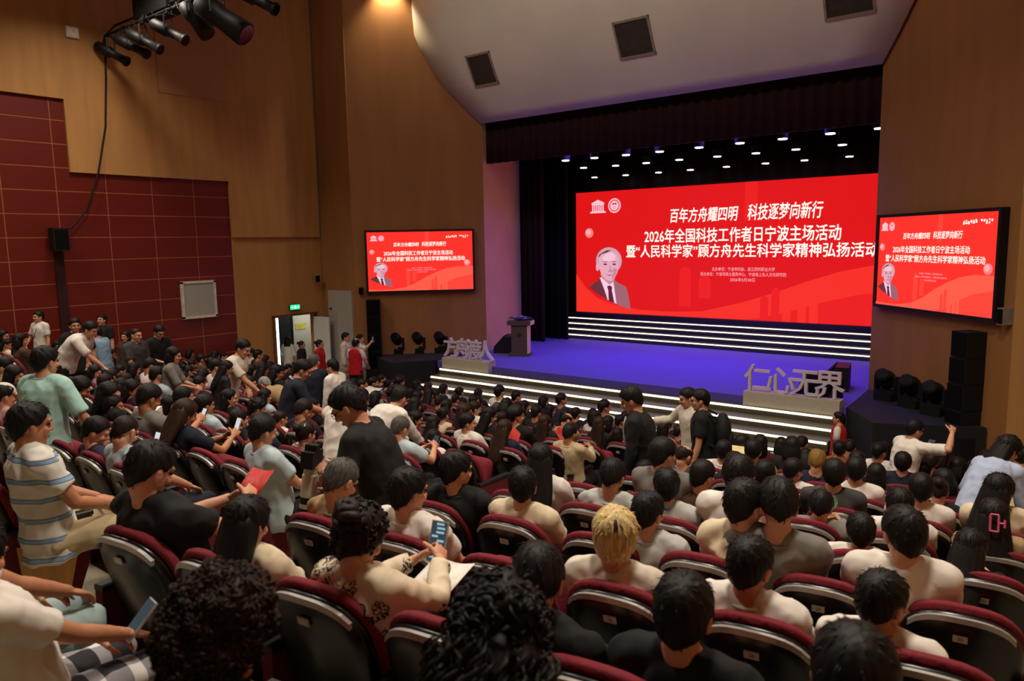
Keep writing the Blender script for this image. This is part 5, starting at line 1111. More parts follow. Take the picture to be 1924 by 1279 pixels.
def figure(key, P, det):
    """one continuous skin, its top and trousers, and the head frame"""
    kk = (key, det)
    if kk in FIG: return FIG[kk]
    b = MB(); top = MB(); leg = MB(); slv = MB()
    hz = .50 if P['sit'] else .93
    X = Vector((1, 0, 0)); wd = .90 if P['fem'] else 1.0; ft = P['fat']
    def sd(a): return Vector((0, math.sin(R(a)), math.cos(R(a))))
    H0 = Vector((0, 0, hz)); a = P['lean']
    pts = [H0]; angs = (a*.55, a*.85, a*1.1, a*1.25)
    for i in range(4): pts.append(pts[-1]+sd(angs[i])*.125)
    fr = [(pts[i], sd(angs[min(i, 3)])) for i in range(5)]
    def at(t, up=0):
        f_ = t*4; i = min(3, int(f_)); p = pts[i].lerp(pts[i+1], f_-i) if t <= 1 else pts[4]+sd(angs[3])*(t-1)*.5
        return p
    def sec(t, rx, ry, off=0.0, back=0.0):
        i = min(3, int(t*4)); s_ = sd(angs[i]); y = Vector((0, s_.z, -s_.y))
        return (at(t)-y*back, X, y, rx*wd+off, ry*ft+off)
    S = [(-.10, .155, .115), (0, .165, .125), (.25, .150, .115), (.5, .155, .118), (.72, .170, .120), (.86, .178, .110), (.94, .165, .090), (1.0, .115, .074), (1.06, .066, .060)]
    def secneg(t): return t
    def torso(off, t0=-.1):
        o_ = []
        for (t, rx, ry) in S:
            if t < t0: continue
            if t < 0: p = H0-sd(angs[0])*.07; s_ = sd(angs[0]); y = Vector((0, s_.z, -s_.y)); o_.append((p, X, y, rx*wd+off, ry*ft+off))
            else: o_.append(sec(t, rx, ry, off))
        return o_
    b.loft(torso(0), 18)
    N_ = at(1.0); nd = sd((a*1.25)*.5+P['hp']*.35)
    hb = N_+nd*.055
    Hc = N_+nd*.150+Vector((0, .018, 0))
    Hm = Matrix.Translation(Hc) @ (Matrix.Rotation(R(-P['hy'] if 0 else P['hy']), 4, 'Z') @ Matrix.Rotation(R(-P['hp']-.35*max(0, a)), 4, 'X') @ Matrix.Rotation(R(P['hr']), 4, 'Y'))
    back_of_head = Hm @ Vector((0, -.025, -.06))
    b.tube([N_-nd*.07, N_, back_of_head, Hm @ Vector((0, -.01, -.01))], [.078, .060*wd, .054*wd, .05*wd], 14)
    # arms
    for sgn, tgt, kind in ((-1, P['lh'], P['lk']), (1, P['rh'], P['rk'])):
        sh = at(.935)+X*sgn*.172*wd
        if tgt is None: tgt = (sh.x+sgn*.07, sh.y+.06, sh.z-.53)
        el, wr = ik(sh, tgt, .285, .25, (sgn*.75, -.55, -.65) if tgt[2] < sh.z+.05 else (sgn*.9, -.1, -.5))
        nb = at(1.02); trp = [nb+X*sgn*.02, nb.lerp(sh, .5)+Vector((0, 0, .012)), sh+Vector((0, 0, .004))]
        b.tube(trp, [.052, .050, .056], 10); 
        b.ell(sh, (.060*wd, .062, .062)); b.tube([sh, sh.lerp(el, .5), el, el.lerp(wr, .25), el.lerp(wr, .6), wr], [.052*wd, .048*wd, .040*wd, .042*wd, .036*wd, .027*wd], 12); b.ell(el, .040*wd); b.ell(wr, .028*wd)
        fd = (wr-el).normalized()
        if not P['sit'] and tgt[2] < hz: fd = fd
        # hand frame: fingers along fd, back of the hand up/outwards
        bk = Vector((0, 0, 1)) if abs(fd.z) < .8 else Vector((sgn, 0, 0))
        if kind in ('grip', 'fist'): bk = Vector((sgn*.8, 0, .5))
        z_ = (bk-fd*bk.dot(fd)).normalized(); x_ = fd.cross(z_)
        Mh = Matrix.Identity(4)
        inner = -sgn
        for r_ in range(3): Mh[r_][0] = x_[r_]; Mh[r_][1] = fd[r_]; Mh[r_][2] = z_[r_]; Mh[r_][3] = wr[r_]
        if x_.x*inner < 0: Mh = Mh @ Matrix.Diagonal((-1, 1, 1, 1))
        P.setdefault('_hands', []).append((Mh.copy(), kind)) if False else None
        HANDS_TMP.append((Mh, kind))
        # sleeve
        sl = P['sleeve']
        if P.get('vest'): slv.tube([sh-X*sgn*.02, sh, sh.lerp(el, .35), sh.lerp(el, .7)], [.062, .066, .063, .066], 12); slv.ell(sh, .064)
        if sl > 0:
            if sl <= 1:
                e_ = sh.lerp(el, sl); top.tube([sh-X*sgn*.03, sh, sh.lerp(e_, .5), e_], [.075*wd, .073*wd, .068*wd, .070*wd], 12)
            else:
                e_ = el.lerp(wr, sl-1); top.tube([sh-X*sgn*.03, sh, sh.lerp(el, .5), el, el.lerp(e_, .5), e_], [.075*wd, .072*wd, .062*wd, .056*wd, .052*wd, .046*wd], 12)
            top.ell(sh, (.071*wd, .072, .068)); top.tube(trp, [.058, .062, .070], 10)
        ARM_TMP.append((el.copy(), wr.copy()))
    off = .020 if not P['bare'] else .012
    tt = torso(off); tt[0] = (tt[0][0]-sd(angs[0])*.05, X, tt[0][2], tt[0][3]+.012, tt[0][4]+.012)
    nk = tt[-1]; tt[-1] = (nk[0]-nd*.002, X, nk[2], .066*wd+.010, .068)
    top.loft(tt, 18)
    # legs
    for sgn in (-1, 1):
        h = H0+X*sgn*.088+Vector((0, 0, -.015))
        if P['sit']:
            kn = Vector((sgn*.115, .43, hz-.02)); an = Vector((sgn*.115, .40, .085)); toe = Vector((sgn*.13, .57, .03))
        else:
            st_ = P.get('stride', 0)*sgn
            kn = Vector((sgn*.10, .03+st_*.5, .49)); an = Vector((sgn*.11, -.03+st_, .085)); toe = Vector((sgn*.13, .14+st_, .03))
        b.tube([h, h.lerp(kn, .5), kn, kn.lerp(an, .3), an], [.085, .074, .056, .054, .036], 12); b.ell(kn, .056); b.ell(an, .040)
        b.tube([an-Vector((0, .05, .04)), an+Vector((0, .04, -.035)), toe], [.036, .038, .026], 10)
        if not P.get('shorts'):
            leg.tube([h+Vector((0, -.03 if P['sit'] else 0, 0)), h.lerp(kn, .5), kn, kn.lerp(an, .4), an+Vector((0, 0, .0))], [.105, .090, .072, .068, .060], 12); leg.ell(kn, .072)
    leg.ell(H0+Vector((0, -.0, .0)), (.175*wd, .130*ft, .12))
    vb = (.014, .022, .028)[det]
    bm_ = fuse(b, vb, 2, 'person')
    full = MB(); full.append_mesh(bm_, Matrix.Identity(4))
    full.append_mesh(head_mesh(0 if det == 0 else 1), Hm)
    for Mh, kind in HANDS_TMP: full.append_mesh(hand_mesh(kind), Mh)
    HANDS_TMP.clear()
    body = full.mesh('person', SKIN, True)
    tm = fuse(top, (.011, .018, .026)[det], (7, 4, 2)[det], 'top')
    if det < 2: rumple(tm, (.012 if P['sit'] else .008) if det == 0 else .008, 8.0, len(FIG), (1, 1, .7))
    if det < 2 and not P['bare']:
        ng = MB(); cN = at(1.035); sN = sd(angs[3]); yN = Vector((0, sN.z, -sN.y)); cN = cN-yN*.002
        ng.tube([cN+X*(.073*wd+.006)*math.cos(2*math.pi*i/24)+yN*.072*math.sin(2*math.pi*i/24)-sN*(.022*(1+math.sin(2*math.pi*i/24))*.5 if 0 else .0) for i in range(25)], .0095, 6)
        nb_ = ng.mesh('n'); joined = MB(); joined.append_mesh(tm, Matrix.Identity(4)); joined.append_mesh(nb_, Matrix.Identity(4)); tm = joined.mesh('top', None, True)
    lm = fuse(leg, (.013, .02, .028)[det], 2, 'trousers')
    if det < 2: rumple(lm, .008, 7.0, len(FIG)+3)
    arms = list(ARM_TMP); ARM_TMP.clear()
    if P.get('vest'): SLV[kk] = slv.mesh('sleeves', None, True)
    FIG[kk] = (body, tm, lm, Hm, Hc, at(.9), arms)
    return FIG[kk]
HANDS_TMP = []; ARM_TMP = []; SLV = {}

# ---- hair, in head coordinates
HAIR = {}
def ico(sub):
    import bmesh as bmx
    bm = bmx.new(); bmx.ops.create_icosphere(bm, subdivisions=sub, radius=1); V = [v.co.normalized() for v in bm.verts]; F = [tuple(v.index for v in f.verts) for f in bm.faces]; bm.free(); return V, F
def hair_mesh(style, det):
    kk = (style, det)
    if kk in HAIR: return HAIR[kk]
    V, F = ico((5, 4, 3)[det]); seed = {'s': 1, 'blond': 2, 'curl': 3, 'wavy': 4}.get(style, 5)
    c0 = Vector((0, -.012, .030)); out = []
    th = {'z': .007, 'g': .014, 'bald': .008, 'b': .022, 'l': .020, 'p': .014, 'bun': .024, 'curl': .034, 'curlbrown': .036, 'wavy': .034, 'blond': .034, 'cap': .010}.get(style, .020)
    for v in V:
        az = abs(math.degrees(math.atan2(v.x, v.y)))
        keys = [(0, .066), (40, .060), (58, .030), (72, .004), (86, .012), (100, .006), (115, -.045), (180, -.088)]
        if style in ('b', 'l', 'p', 'bun', 'wavy', 'curlbrown'): keys = [(0, .072), (35, .060), (55, .03), (70, -.03), (100, -.05), (180, -.092)]
        if style in ('z', 'bald'): keys = [(0, .075), (40, .07), (60, .045), (75, .012), (100, .010), (120, -.03), (180, -.066)]
        if style == 'blond': keys = [(0, .05), (40, .04), (60, .0), (75, -.03), (100, -.045), (120, -.07), (180, -.100)]
        zb = keys[-1][1]
        for (a0, z0), (a1, z1) in zip(keys, keys[1:]):
            if a0 <= az <= a1: zb = z0+(z1-z0)*(az-a0)/(a1-a0); break
        rz = .085 if v.z > 0 else .122
        r = Vector((.075*v.x, .095*v.y, rz*v.z)); p = c0+r
        k = min(1, max(0, (p.z-zb)/.016+.5)); k = k*k*(3-2*k)
        t = th*(.75+.45*max(0, v.z))
        # locks: combed away from the crown
        cr = Vector((.1, -.55, .83)).normalized(); ax = v-cr*v.dot(cr); an_ = math.atan2(ax.x, ax.y+1e-6)
        dist = math.acos(max(-1, min(1, v.dot(cr))))
        lock = noise.noise(Vector((math.cos(an_)*4.2, math.sin(an_)*4.2, dist*.9+seed*7)))*.5+noise.noise(Vector((math.cos(an_)*11, math.sin(an_)*11, dist*1.6+seed*3)))*.35
        t *= 1+.42*lock*(1 if style not in ('z', 'bald') else .1)
        if style in ('curl', 'curlbrown', 'wavy'):
            n1 = noise.noise(p*34+Vector((seed*5, 0, 0))); n2 = noise.noise(p*70+Vector((0, seed*5, 0)))
            t += th*(.55*n1+.28*n2)
            if style in ('curlbrown', 'wavy'): t += .020*max(0, v.z)+.010*noise.noise(p*14)
        if style == 'bald' and v.z > .62 and v.y > -.75: t = -.02
        if style == 'blond': t += .010*max(0, v.z)
        t = t*k-.030*(1-k)
        nrm = Vector((v.x/.075, v.y/.095, v.z/rz)).normalized()
        out.append(p+nrm*t)
    b = MB(); b.add(out, F)
    X, Y = Vector((1, 0, 0)), Vector((0, 1, 0))
    def drape(secs, n=40):
        L_ = []
        for (z, cy, rx, ry, j) in secs:
            ring = []
            for k in range(n):
                a = 2*math.pi*k/n; q = 1+.07*noise.noise(Vector((math.cos(a)*6, math.sin(a)*6, z*3+seed)))+.04*noise.noise(Vector((math.cos(a)*15, math.sin(a)*15, z*2)))
                ring.append(Vector((rx*math.cos(a)*q, cy+ry*math.sin(a)*q, z+j*noise.noise(Vector((math.cos(a)*9, math.sin(a)*9, 1))))))
            L_.append(ring)
        b.rings(L_)
    if style in ('b',): drape([(.06, -.035, .080, .080, 0), (.0, -.035, .094, .086, 0), (-.06, -.038, .100, .082, 0), (-.11, -.040, .096, .074, .006), (-.14, -.040, .080, .062, .014)])
    if style in ('l',): drape([(.06, -.036, .078, .078, 0), (.0, -.040, .092, .080, 0), (-.08, -.052, .100, .070, 0), (-.16, -.066, .108, .056, 0), (-.26, -.085, .112, .044, 0), (-.36, -.095, .100, .034, .01), (-.42, -.098, .070, .022, .03)])
    if style in ('p',): b.ell((0, -.125, .045), (.045, .042, .042), seg=14, rings=10)
    if style == 'bun':
        
        r8 = random.Random(9)
        for i in range(26):
            a0 = r8.uniform(0, 6.28); tl = r8.uniform(-.6, .6); ra = r8.uniform(.028, .05); cc = Vector((r8.uniform(-.03, .03), -.095+r8.uniform(-.02, .02), .085+r8.uniform(-.02, .02)))
            b.tube([cc+Matrix.Rotation(tl, 3, 'Y') @ Vector((ra*math.cos(a0+.55*j), .6*ra*math.sin(a0+.55*j), ra*.6*math.sin(a0+.3*j))) for j in range(8)], [.006, .016, .021, .023, .023, .021, .016, .006], 8)
    if style in ('curlbrown', 'wavy', 'curl', 'bun') and det < 2:
        rr = random.Random(seed); N_ = {'curlbrown': 1300, 'wavy': 500, 'curl': 120, 'bun': 160}[style] if det == 0 else 90
        idx = [i for i, v in enumerate(V) if (out[i]-c0).length > (Vector((.075*V[i].x, .095*V[i].y, .085*V[i].z))).length+.012]
        for i in rr.sample(idx, min(N_, len(idx))):
            p = out[i]; nv = (p-c0).normalized(); x, y = ring_frame(nv); ro = rr.uniform(.005, .012) if style != 'wavy' else rr.uniform(.014, .028); a0 = rr.uniform(0, 6.28); ln = rr.uniform(2.5, 5) if style != 'wavy' else rr.uniform(1.2, 2.2)
            pts = [p-nv*.006+(x*math.cos(a0+ln*j/6)+y*math.sin(a0+ln*j/6))*ro+nv*(.011*math.sin(math.pi*j/6)) for j in range(7)]
            b.tube(pts, [q_*(.6 if style == 'curlbrown' else 1) for q_ in (.001, .0035, .0045, .005, .0045, .0035, .001)], 5)
    if style == 'wavy':
        drape([(.07, -.03, .088, .088, 0), (.0, -.04, .118, .098, 0), (-.08, -.05, .140, .10, 0), (-.16, -.06, .150, .09, 0), (-.25, -.075, .140, .075, .02), (-.32, -.08, .10, .05, .04)], 48)
        rr = random.Random(11)
        for i in range(260):
            a = rr.uniform(math.pi*.95, 2.05*math.pi); z = rr.uniform(-.27, .03); rx = .128; p = Vector((rx*math.cos(a), -.052+.092*math.sin(a), z)); wv = rr.uniform(.012, .022)
            pts = [p+Vector((math.cos(a), math.sin(a), 0))*(.008+wv*math.sin(j*1.3+i))+Vector((-math.sin(a), math.cos(a), 0))*wv*math.cos(j*1.3+i)+Vector((0, 0, -.022*j)) for j in range(6)]
            b.tube(pts, [.002, .006, .0065, .006, .005, .001], 5)
    if style not in ('curlbrown', 'wavy', 'curl', 'bun') and det == 0:
        # loose strands that break the outline
        rr = random.Random(seed+40); idx = [i for i, p in enumerate(out) if (p-c0).length > .1]
        for i in rr.sample(idx, min(70, len(idx))):
            p = out[i]; nv = (p-c0).normalized(); cr = Vector((.1, -.55, .83)).normalized(); tg = (nv*nv.dot(cr)-cr); tg = (tg-nv*tg.dot(nv)); tg = tg.normalized() if tg.length > 1e-4 else X
            l = rr.uniform(.02, .05); b.tube([p-nv*.004, p+tg*l*.5+nv*.002, p+tg*l+nv*rr.uniform(-.004, .005)], [.0025, .002, .0005], 4)
    me = b.mesh('hair', None, True); HAIR[kk] = me
    return me
def cap_mesh():
    b = MB(); V, F = ico(4); V2 = []
    for v in V:
        z = max(v.z, -.05); V2.append(Vector((.088*v.x, -.010+.108*v.y, .040+.100*z*(1 if v.z > -.05 else .2))))
    b.add(V2, F)
    br = []
    for zz in (.040, .046):
        br.append([Vector((.078*math.cos(a), .07+(.105*math.sin(a) if math.sin(a) > 0 else .01*math.sin(a)), zz-.012*math.cos(a)**2-.012*max(0, math.sin(a)))) for a in [2*math.pi*k/24 for k in range(24)]])
    b.rings(br); return b.mesh('cap', None, True)
CAP = None
def glasses_mesh():
    b = MB()
    for s in (-1, 1):
        c = Vector((s*.034, .100, .012)); b.tube([c+Vector((.024*math.cos(a), .0-.004*abs(math.cos(a)), .018*math.sin(a))) for a in [2*math.pi*k/14 for k in range(15)]], .0018, 5)
        b.tube([(s*.058, .097, .016), (s*.076, .06, .016), (s*.082, .0, .010), (s*.080, -.03, -.006)], .002, 5)
    b.tube([(-.011, .102, .014), (0, .104, .017), (.011, .102, .014)], .002, 5); return b.mesh('glasses', None, True)
GLS = None
def face_meshes():
    e = MB(); br = MB(); lp = MB()
    for s in (-1, 1):
        e.ell((s*.031, .0835, .010), (.012, .006, .0055), seg=10); br.tube([(s*.014, .0965, .028), (s*.032, .0955, .034), (s*.050, .082, .029)], [.003, .004, .0015], 6)
    lp.ell((0, .0945, -.0565), (.021, .004, .0042), seg=10); lp.ell((0, .0925, -.0665), (.017, .004, .0046), seg=10)
    return e.mesh('eyes', EYE, True), br.mesh('eyebrows', BROW, True), lp.mesh('mouth', LIP, True)
FACE = None
STY = {'s': ('s', 'black'), 'sb': ('s', 'dkbrown'), 'b': ('b', 'black'), 'l': ('l', 'black'), 'lb': ('l', 'brown'), 'g': ('g', 'grey'), 'silver': ('g', 'silver'), 'z': ('z', 'dkbrown'), 'p': ('p', 'dkbrown'), 'bun': ('bun', 'dkbrown'), 'curl': ('curl', 'black'), 'curlbrown': ('curlbrown', 'curly_brown'), 'wavy': ('wavy', 'black'), 'blond': ('blond', 'blond'), 'brown': ('s', 'honey'), 'bald': ('bald', 'dkbrown'), 'cap': ('s', 'black'), 'tealcap': ('s', 'black'), 'whitecap': ('s', 'black')}
def setmat(o, m_):
    if not o.data.materials: o.data.materials.append(m_)
    o.material_slots[0].link = 'OBJECT'; o.material_slots[0].material = m_
def person(label, pos, yaw, key, P, det, hair, top, trousers='black', scale=1.0, glasses=False, skin=SKIN, group=None, face=None, anchor_head=True, shoes=None, topname='shirt'):
    global CAP, GLS, FACE
    body, tm, lm, Hm, Hc, ch, arms = figure(key, P, det)
    o = link('person', body); setmat(o, skin)
    tag(o, label, 'person', group)
    o.scale = (scale, scale, scale); o.rotation_euler = (0, 0, yaw)
    h = Matrix.Rotation(yaw, 3, 'Z') @ (Hc*scale)
    o.location = (pos[0]-h.x, pos[1]-h.y, pos[2]) if anchor_head else pos
    t = link(topname, tm, o); setmat(t, cloth(top))
    l = link('trousers', lm, o); setmat(l, cloth(trousers))
    if (key, det) in SLV: c = link('sleeves', SLV[(key, det)], o); setmat(c, cloth('white'))
    st_, hc = STY[hair]
    hr = link('hair', hair_mesh(st_, det), o); setmat(hr, HAIRC[hc]); hr.matrix_local = Hm
    if hair == 'blond':
        rb = MB(); r9 = random.Random(2); c0 = Vector((0, -.012, .030)); cr = Vector((.1, -.55, .83)).normalized(); x9, y9 = ring_frame(cr)
        for i in range(90):
            a = r9.uniform(0, 6.28); l = r9.uniform(.25, .75)*(1.5 if abs(math.sin(a)) > .8 else .8); pts = []
            for j in range(4):
                dd = (cr+(x9*math.cos(a)+y9*math.sin(a))*l*j/3*.8).normalized(); pts.append(c0+Vector((.075*dd.x, .095*dd.y, .085*dd.z))*(1+.475-.006*j)*.985)
            rb.tube(pts, [.004, .0045, .003, .0006], 4)
        c = link('hair_roots', rb.mesh('hair_roots', HAIRC['brown'], True), o); c.matrix_local = Hm
    if hair.endswith('cap'):
        if CAP is None: CAP = cap_mesh()
        c = link('cap', CAP, o); c.matrix_local = Hm; setmat(c, cloth({'cap': 'navy', 'tealcap': 'turquoise', 'whitecap': 'offwhite'}[hair]) if hair != 'tealcap' else mat('cloth_teal_cap', '#1f3f44', .8))
    if glasses:
        if GLS is None: GLS = glasses_mesh()
        c = link('glasses', GLS, o); c.matrix_local = Hm; setmat(c, BLKP)
    if face if face is not None else det < 1:
        if FACE is None: FACE = face_meshes()
        for me in FACE: c = link(me.name, me, o); c.matrix_local = Hm
    if shoes:
        s_ = MB()
        for sg in (-1, 1): s_.ell((sg*.125, .05 if not P['sit'] else .47, .045), (.05, .145, .045), seg=12)
        c = s_.obj('shoes', cloth(shoes), o, True)
    return o
def head_off(lean, hp):
    y = .125*sum(math.sin(R(lean*f)) for f in (.55, .85, 1.1, 1.25)); return y+.150*math.sin(R(lean*.625+hp*.35))+.018
rr = random.Random(21)
BYLABEL = {}; ARMS = {}; FRAME = {}
for (b, k, i, hx, hy, hz, fz, t, hair, top, pose, label) in PEOPLE:
    det = 0 if t < 5.6 else (1 if t < 9.5 else 2)
    fem = hair in ('b', 'l', 'lb', 'p', 'bun', 'wavy')
    long_ = any(w_ in label for w_ in ('long-sleeved', 'jacket', 'cardigan', 'hoodie', 'flower print', 'white shirt bent'))
    base = POSES[pose]; hy_ = rr.choice((0, 0, 12, -14, 22, -28)); 
    if 'profile' in label or 'turned right' in label or 'facing right' in label: hy_ = -38
    if 'turned left' in label: hy_ = 40
    if pose == 'back': hy_ = 150
    if det > 0: hy_ = {12: 0, -14: -28, 22: 0}.get(hy_, hy_)
    P = dict(base); P['hy'] = hy_; P['fem'] = fem; P['sleeve'] = 1.9 if long_ else .62
    if 'heavyset' in label: P['fat'] = 1.18
    if 'resting a bare arm' in label: P['lh'] = (-.42, .12, .92)
    if 'bottom left corner' in label or 'jeans' in label: P['lh'] = (.02, .26, .66); P['rh'] = (.12, .40, .62)
    yb = {'R': R(8.2), 'C': 0, 'L': -R(8.2)}[b]
    sx, sy = hx, rowY(b, k, hx)+.25
    d_ = (hy-sy)*math.cos(yb)-(hx-sx)*math.sin(yb)
    P['lean'] = min((-16, -11, -6, 0, 8, 18, 30), key=lambda a: abs(head_off(a, P['hp'])-d_))
    if det > 0: P['lean'] = {-16: -11, -6: -11, 0: 4, 8: 4, 18: 22, 30: 22}.get(P['lean'], P['lean'])
    key = (pose, hy_, fem, long_, P['fat'], P['lh'], P['lean'])
    body, tm, lm, Hm, Hc, ch, arms = figure(key, P, det)
    s = max(.86, min(1.16, (hz-fz)/Hc.z))
    yaw = {'R': R(8.2), 'C': 0, 'L': -R(8.2)}[b]+R(rr.uniform(-6, 6))
    tro = 'plaidbw' if 'checked trousers' in label else ('denim' if 'jeans' in label else ('khaki' if 'broad blue stripes' in label else rr.choice(('black', 'navy', 'dkgrey', 'black'))))
    o = person(label, (hx, hy, fz), yaw, key, P, det, hair, top, tro, s, 'glasses' in label, rr.choice((SKIN, SKIN, SKIN2)), 'people seated in the audience')
    BYLABEL[label] = o
    ARMS[label] = [(o.matrix_basis @ a[0], o.matrix_basis @ a[1]) for a in arms]
    FRAME[label] = (o.matrix_basis.copy(), Hm, ch)
for (hx, hy, hz, fz, t, yaw, hair, top, tro, kw, gl, label) in STANDING:
    P = pose_def(sit=False, lh=None, rh=None, lean=3, sleeve=.8); P.update(kw)
    det = 0 if t < 9 else 1
    key = ('standing', label)
    body, tm, lm, Hm, Hc, ch, arms = figure(key, P, det)
    s = max(.84, min(1.14, (hz-fz)/Hc.z))
    o = person(label, (hx, hy, hz-Hc.z*s if abs(hz-Hc.z*s-fz) < .25 else fz), R(yaw), key, P, det, hair, top, tro, s, bool(gl), SKIN, None, face=True, shoes='black')
    BYLABEL[label] = o; o['_a'] = 0; del o['_a']
    ARMS[label] = [(o.matrix_basis @ a[0], o.matrix_basis @ a[1]) for a in arms]
    FRAME[label] = (o.matrix_basis.copy(), Hm, ch)

# ------------------------------------------------------------------ things carried, worn or left about
SCREEN_ON = glow('phone_screen_on', (.75, .72, .74), .9); SCREEN_DK = glow('phone_screen_dark', (.05, .08, .10), .6); PHONE = mat('phone_case', '#17171a', .35); PHONE_W = mat('phone_case_pale', '#b9b6ba', .4)
UI = glow('phone_tiles', (.35, .55, .62), .8)
PAPER = mat('white_paper', '#dedad2', .8); REDP_ = mat('red_printed_card', '#b0201a', .55, var=.35, scale=30, stretch=(1, 14, 1)); 
def aim(o, p, toward, up=Vector((0, 0, 1))):
    """put o at p with its local +Z looking at 'toward' and its local +Y near 'up'"""
    z = (Vector(toward)-Vector(p)).normalized(); x = up.cross(z).normalized(); y = z.cross(x)
    m_ = Matrix.Identity(4)
    for r_ in range(3): m_[r_][0] = x[r_]; m_[r_][1] = y[r_]; m_[r_][2] = z[r_]; m_[r_][3] = Vector(p)[r_]
    o.matrix_world = m_
def find(s):
    for k in BYLABEL:
        if s in k: return k
    raise KeyError(s)
def head_of(k): M, Hm, ch = FRAME[k]; return (M @ Hm) @ Vector((0, .09, .01))
def phone(k, label, lit=True, off=(0, 0, 0), hand=None, pale=False, tiles=False, size=(.076, .16)):
    a = ARMS[k]; p = (a[0][1]+a[1][1])/2 if hand is None else a[hand][1]
    M = FRAME[k][0]; fwd = (M.to_3x3() @ Vector((0, 1, 0))).normalized()
    p = p+fwd*(.085 if hand != 1 else .05)+Vector((0, 0, .03))+Vector(off)
    t = thing('phone', label, 'phone')
    MB().box((0, 0, 0), (size[0], size[1], .009)).obj('case', PHONE_W if pale else PHONE, t)
    MB().box((0, 0, .0052), (size[0]*.92, size[1]*.95, .001)).obj('display', SCREEN_ON if lit else SCREEN_DK, t)
    if tiles:
        b = MB(); r9 = random.Random(5)
        for i in range(9): b.box((r9.uniform(-.2, .2)*size[0], (.42-.1*i)*size[1], .0062), (size[0]*r9.uniform(.25, .5), size[1]*.055, .0006))
        b.obj('message_tiles', UI, t)
    up = Vector((0, 0, 1)) if abs(fwd.z) < .9 else fwd
    aim(t, p, head_of(k), up); return t
phone(find('flower print'), 'pale-cased phone showing messages, held by the flower blouse woman', False, (.0, -.0, .02), None, True, True, (.085, .18))
phone(find('purple jacket'), 'phone with bright screen held up by the purple jacket person', True, (0, 0, .05))
phone(find('holding up a phone'), 'phone held up by the woman with light brown hair', True, (0, 0, .04), None, True)
phone(find('grey tee reading a phone'), 'phone in the hands of the man in grey tee', True)
phone(find('pale blue shirt holding a phone'), 'dark phone of the spiky grey-haired man', False)
phone(find('white holding a phone'), 'small white phone raised beside the stage by the person in white', True, (0, 0, .06), 1, True)
phone(find('loose white tee'), 'phone held before the face of the loose white tee person', False, (0, 0, .05), 0)
phone(find('checked trousers'), 'phone resting in the hand over the checked trousers', False, (0, 0, .0), 1, True)
# sheets, bags, cards
def sheet(name, label, cat, p, w_, h, m_, yaw=0, tilt=60, roll=0, bend=.02):
    b = MB(); n = 8; V = []
    for j in (0, 1):
        for i in range(n+1): V.append(Vector((-w_/2+w_*i/n, bend*math.sin(math.pi*i/n), -h/2+h*j)))
    V += [v+Vector((0, .002, 0)) for v in V]; k = 2*(n+1); F = []
    for i in range(n): F += [(i, i+1, n+2+i, n+1+i), (k+i, k+n+1+i, k+n+2+i, k+i+1), (i, k+i, k+i+1, i+1), (n+1+i, n+2+i, k+n+2+i, k+n+1+i)]
    F += [(0, n+1, k+n+1, k), (n, k+n, k+2*n+1, 2*n+1)]
    b.add(V, F); o = b.obj(name, m_, None, True); o.rotation_euler = (R(tilt-90), R(roll), R(yaw)); o.location = p
    return tag(o, label, cat)
def hands_mid(s, up=.04, fw=.06):
    k = find(s); a = ARMS[k]; fwd = (FRAME[k][0].to_3x3() @ Vector((0, 1, 0))).normalized(); return (a[0][1]+a[1][1])/2+fwd*fw+Vector((0, 0, up))
sheet('leaflet', 'red printed leaflet in the hands of the heavyset man', 'leaflet', hands_mid('heavyset', .05, .10), .15, .21, REDP_, 15, 35)
sheet('leaflet', 'big red striped sheet beside the white shirt man in profile', 'leaflet', hands_mid('left of the red paper', .16, .06)+Vector((.22, .05, 0)), .42, .48, REDP_, -25, 80, 10)
sheet('leaflet', 'red leaflet below the pale blue cuff of the cream shirt person', 'leaflet', hands_mid('red and blue bag', .02, .12)+Vector((.12, 0, 0)), .26, .34, REDP_, 10, 50, 20)
sheet('leaflet', 'orange-red leaflet by the brown-haired woman with a phone', 'leaflet', hands_mid('holding up a phone', -.06, .12)+Vector((.14, .06, 0)), .16, .2, mat('orange_card', '#c2502f', .6), 10, 50, 10)
sheet('paper', 'white papers on the lap of the flower blouse woman', 'paper', hands_mid('flower print', -.12, .08), .21, .30, PAPER, 10, 12)
sheet('paper', 'white sheet read by the bent dark-haired person by the red wall', 'paper', hands_mid('white papers', .06, .1), .21, .29, PAPER, 0, 40)
sheet('paper', 'white sheet in front of the dark head near the red wall end', 'paper', hands_mid('reading a white sheet', .10, .08), .21, .29, PAPER, 0, 60)
sheet('paper', 'pale yellow sheet beside the person in cream tee', 'paper', hands_mid('yellow paper', .22, .05)+Vector((-.28, .1, 0)), .26, .36, mat('yellow_paper', '#d9cf93', .8), 10, 70)
sheet('paper', 'white papers on the table-arm behind the teal cap', 'paper', (-10.72, 9.15, 1.72), .4, .34, PAPER, 0, 20)
b = MB(); b.tube([(0, 0, 0), (0, .004, 0)], .068, 20)
fan = thing('hand_fan', 'round pale green fan held by the person in grey jacket', 'fan'); b.obj('fan_disc', mat('pale_green_fan', '#8fd39a', .6, var=.35, scale=30), fan)
MB().tube([(0, .002, -.08), (0, .002, -.17)], .006, 6).obj('fan_handle', PLE, fan); fan.location = hands_mid('round green fan', .13, .03)+Vector((-.04, 0, 0)); fan.rotation_euler = (R(10), R(12), R(15))
bag = thing('paper_bag', 'white paper bag standing among the seats at left', 'bag', (-8.0, 3.72, 2.45), R(20))
b = MB(); V = []
for z, hx_, hy_ in ((0, .13, .06), (.2, .135, .065), (.30, .14, .055)): V.append([Vector((sx*hx_, sy*hy_, z+(.02*sx*sy if z == .30 else 0))) for sx, sy in ((1, 1), (-1, 1), (-1, -1), (1, -1))])
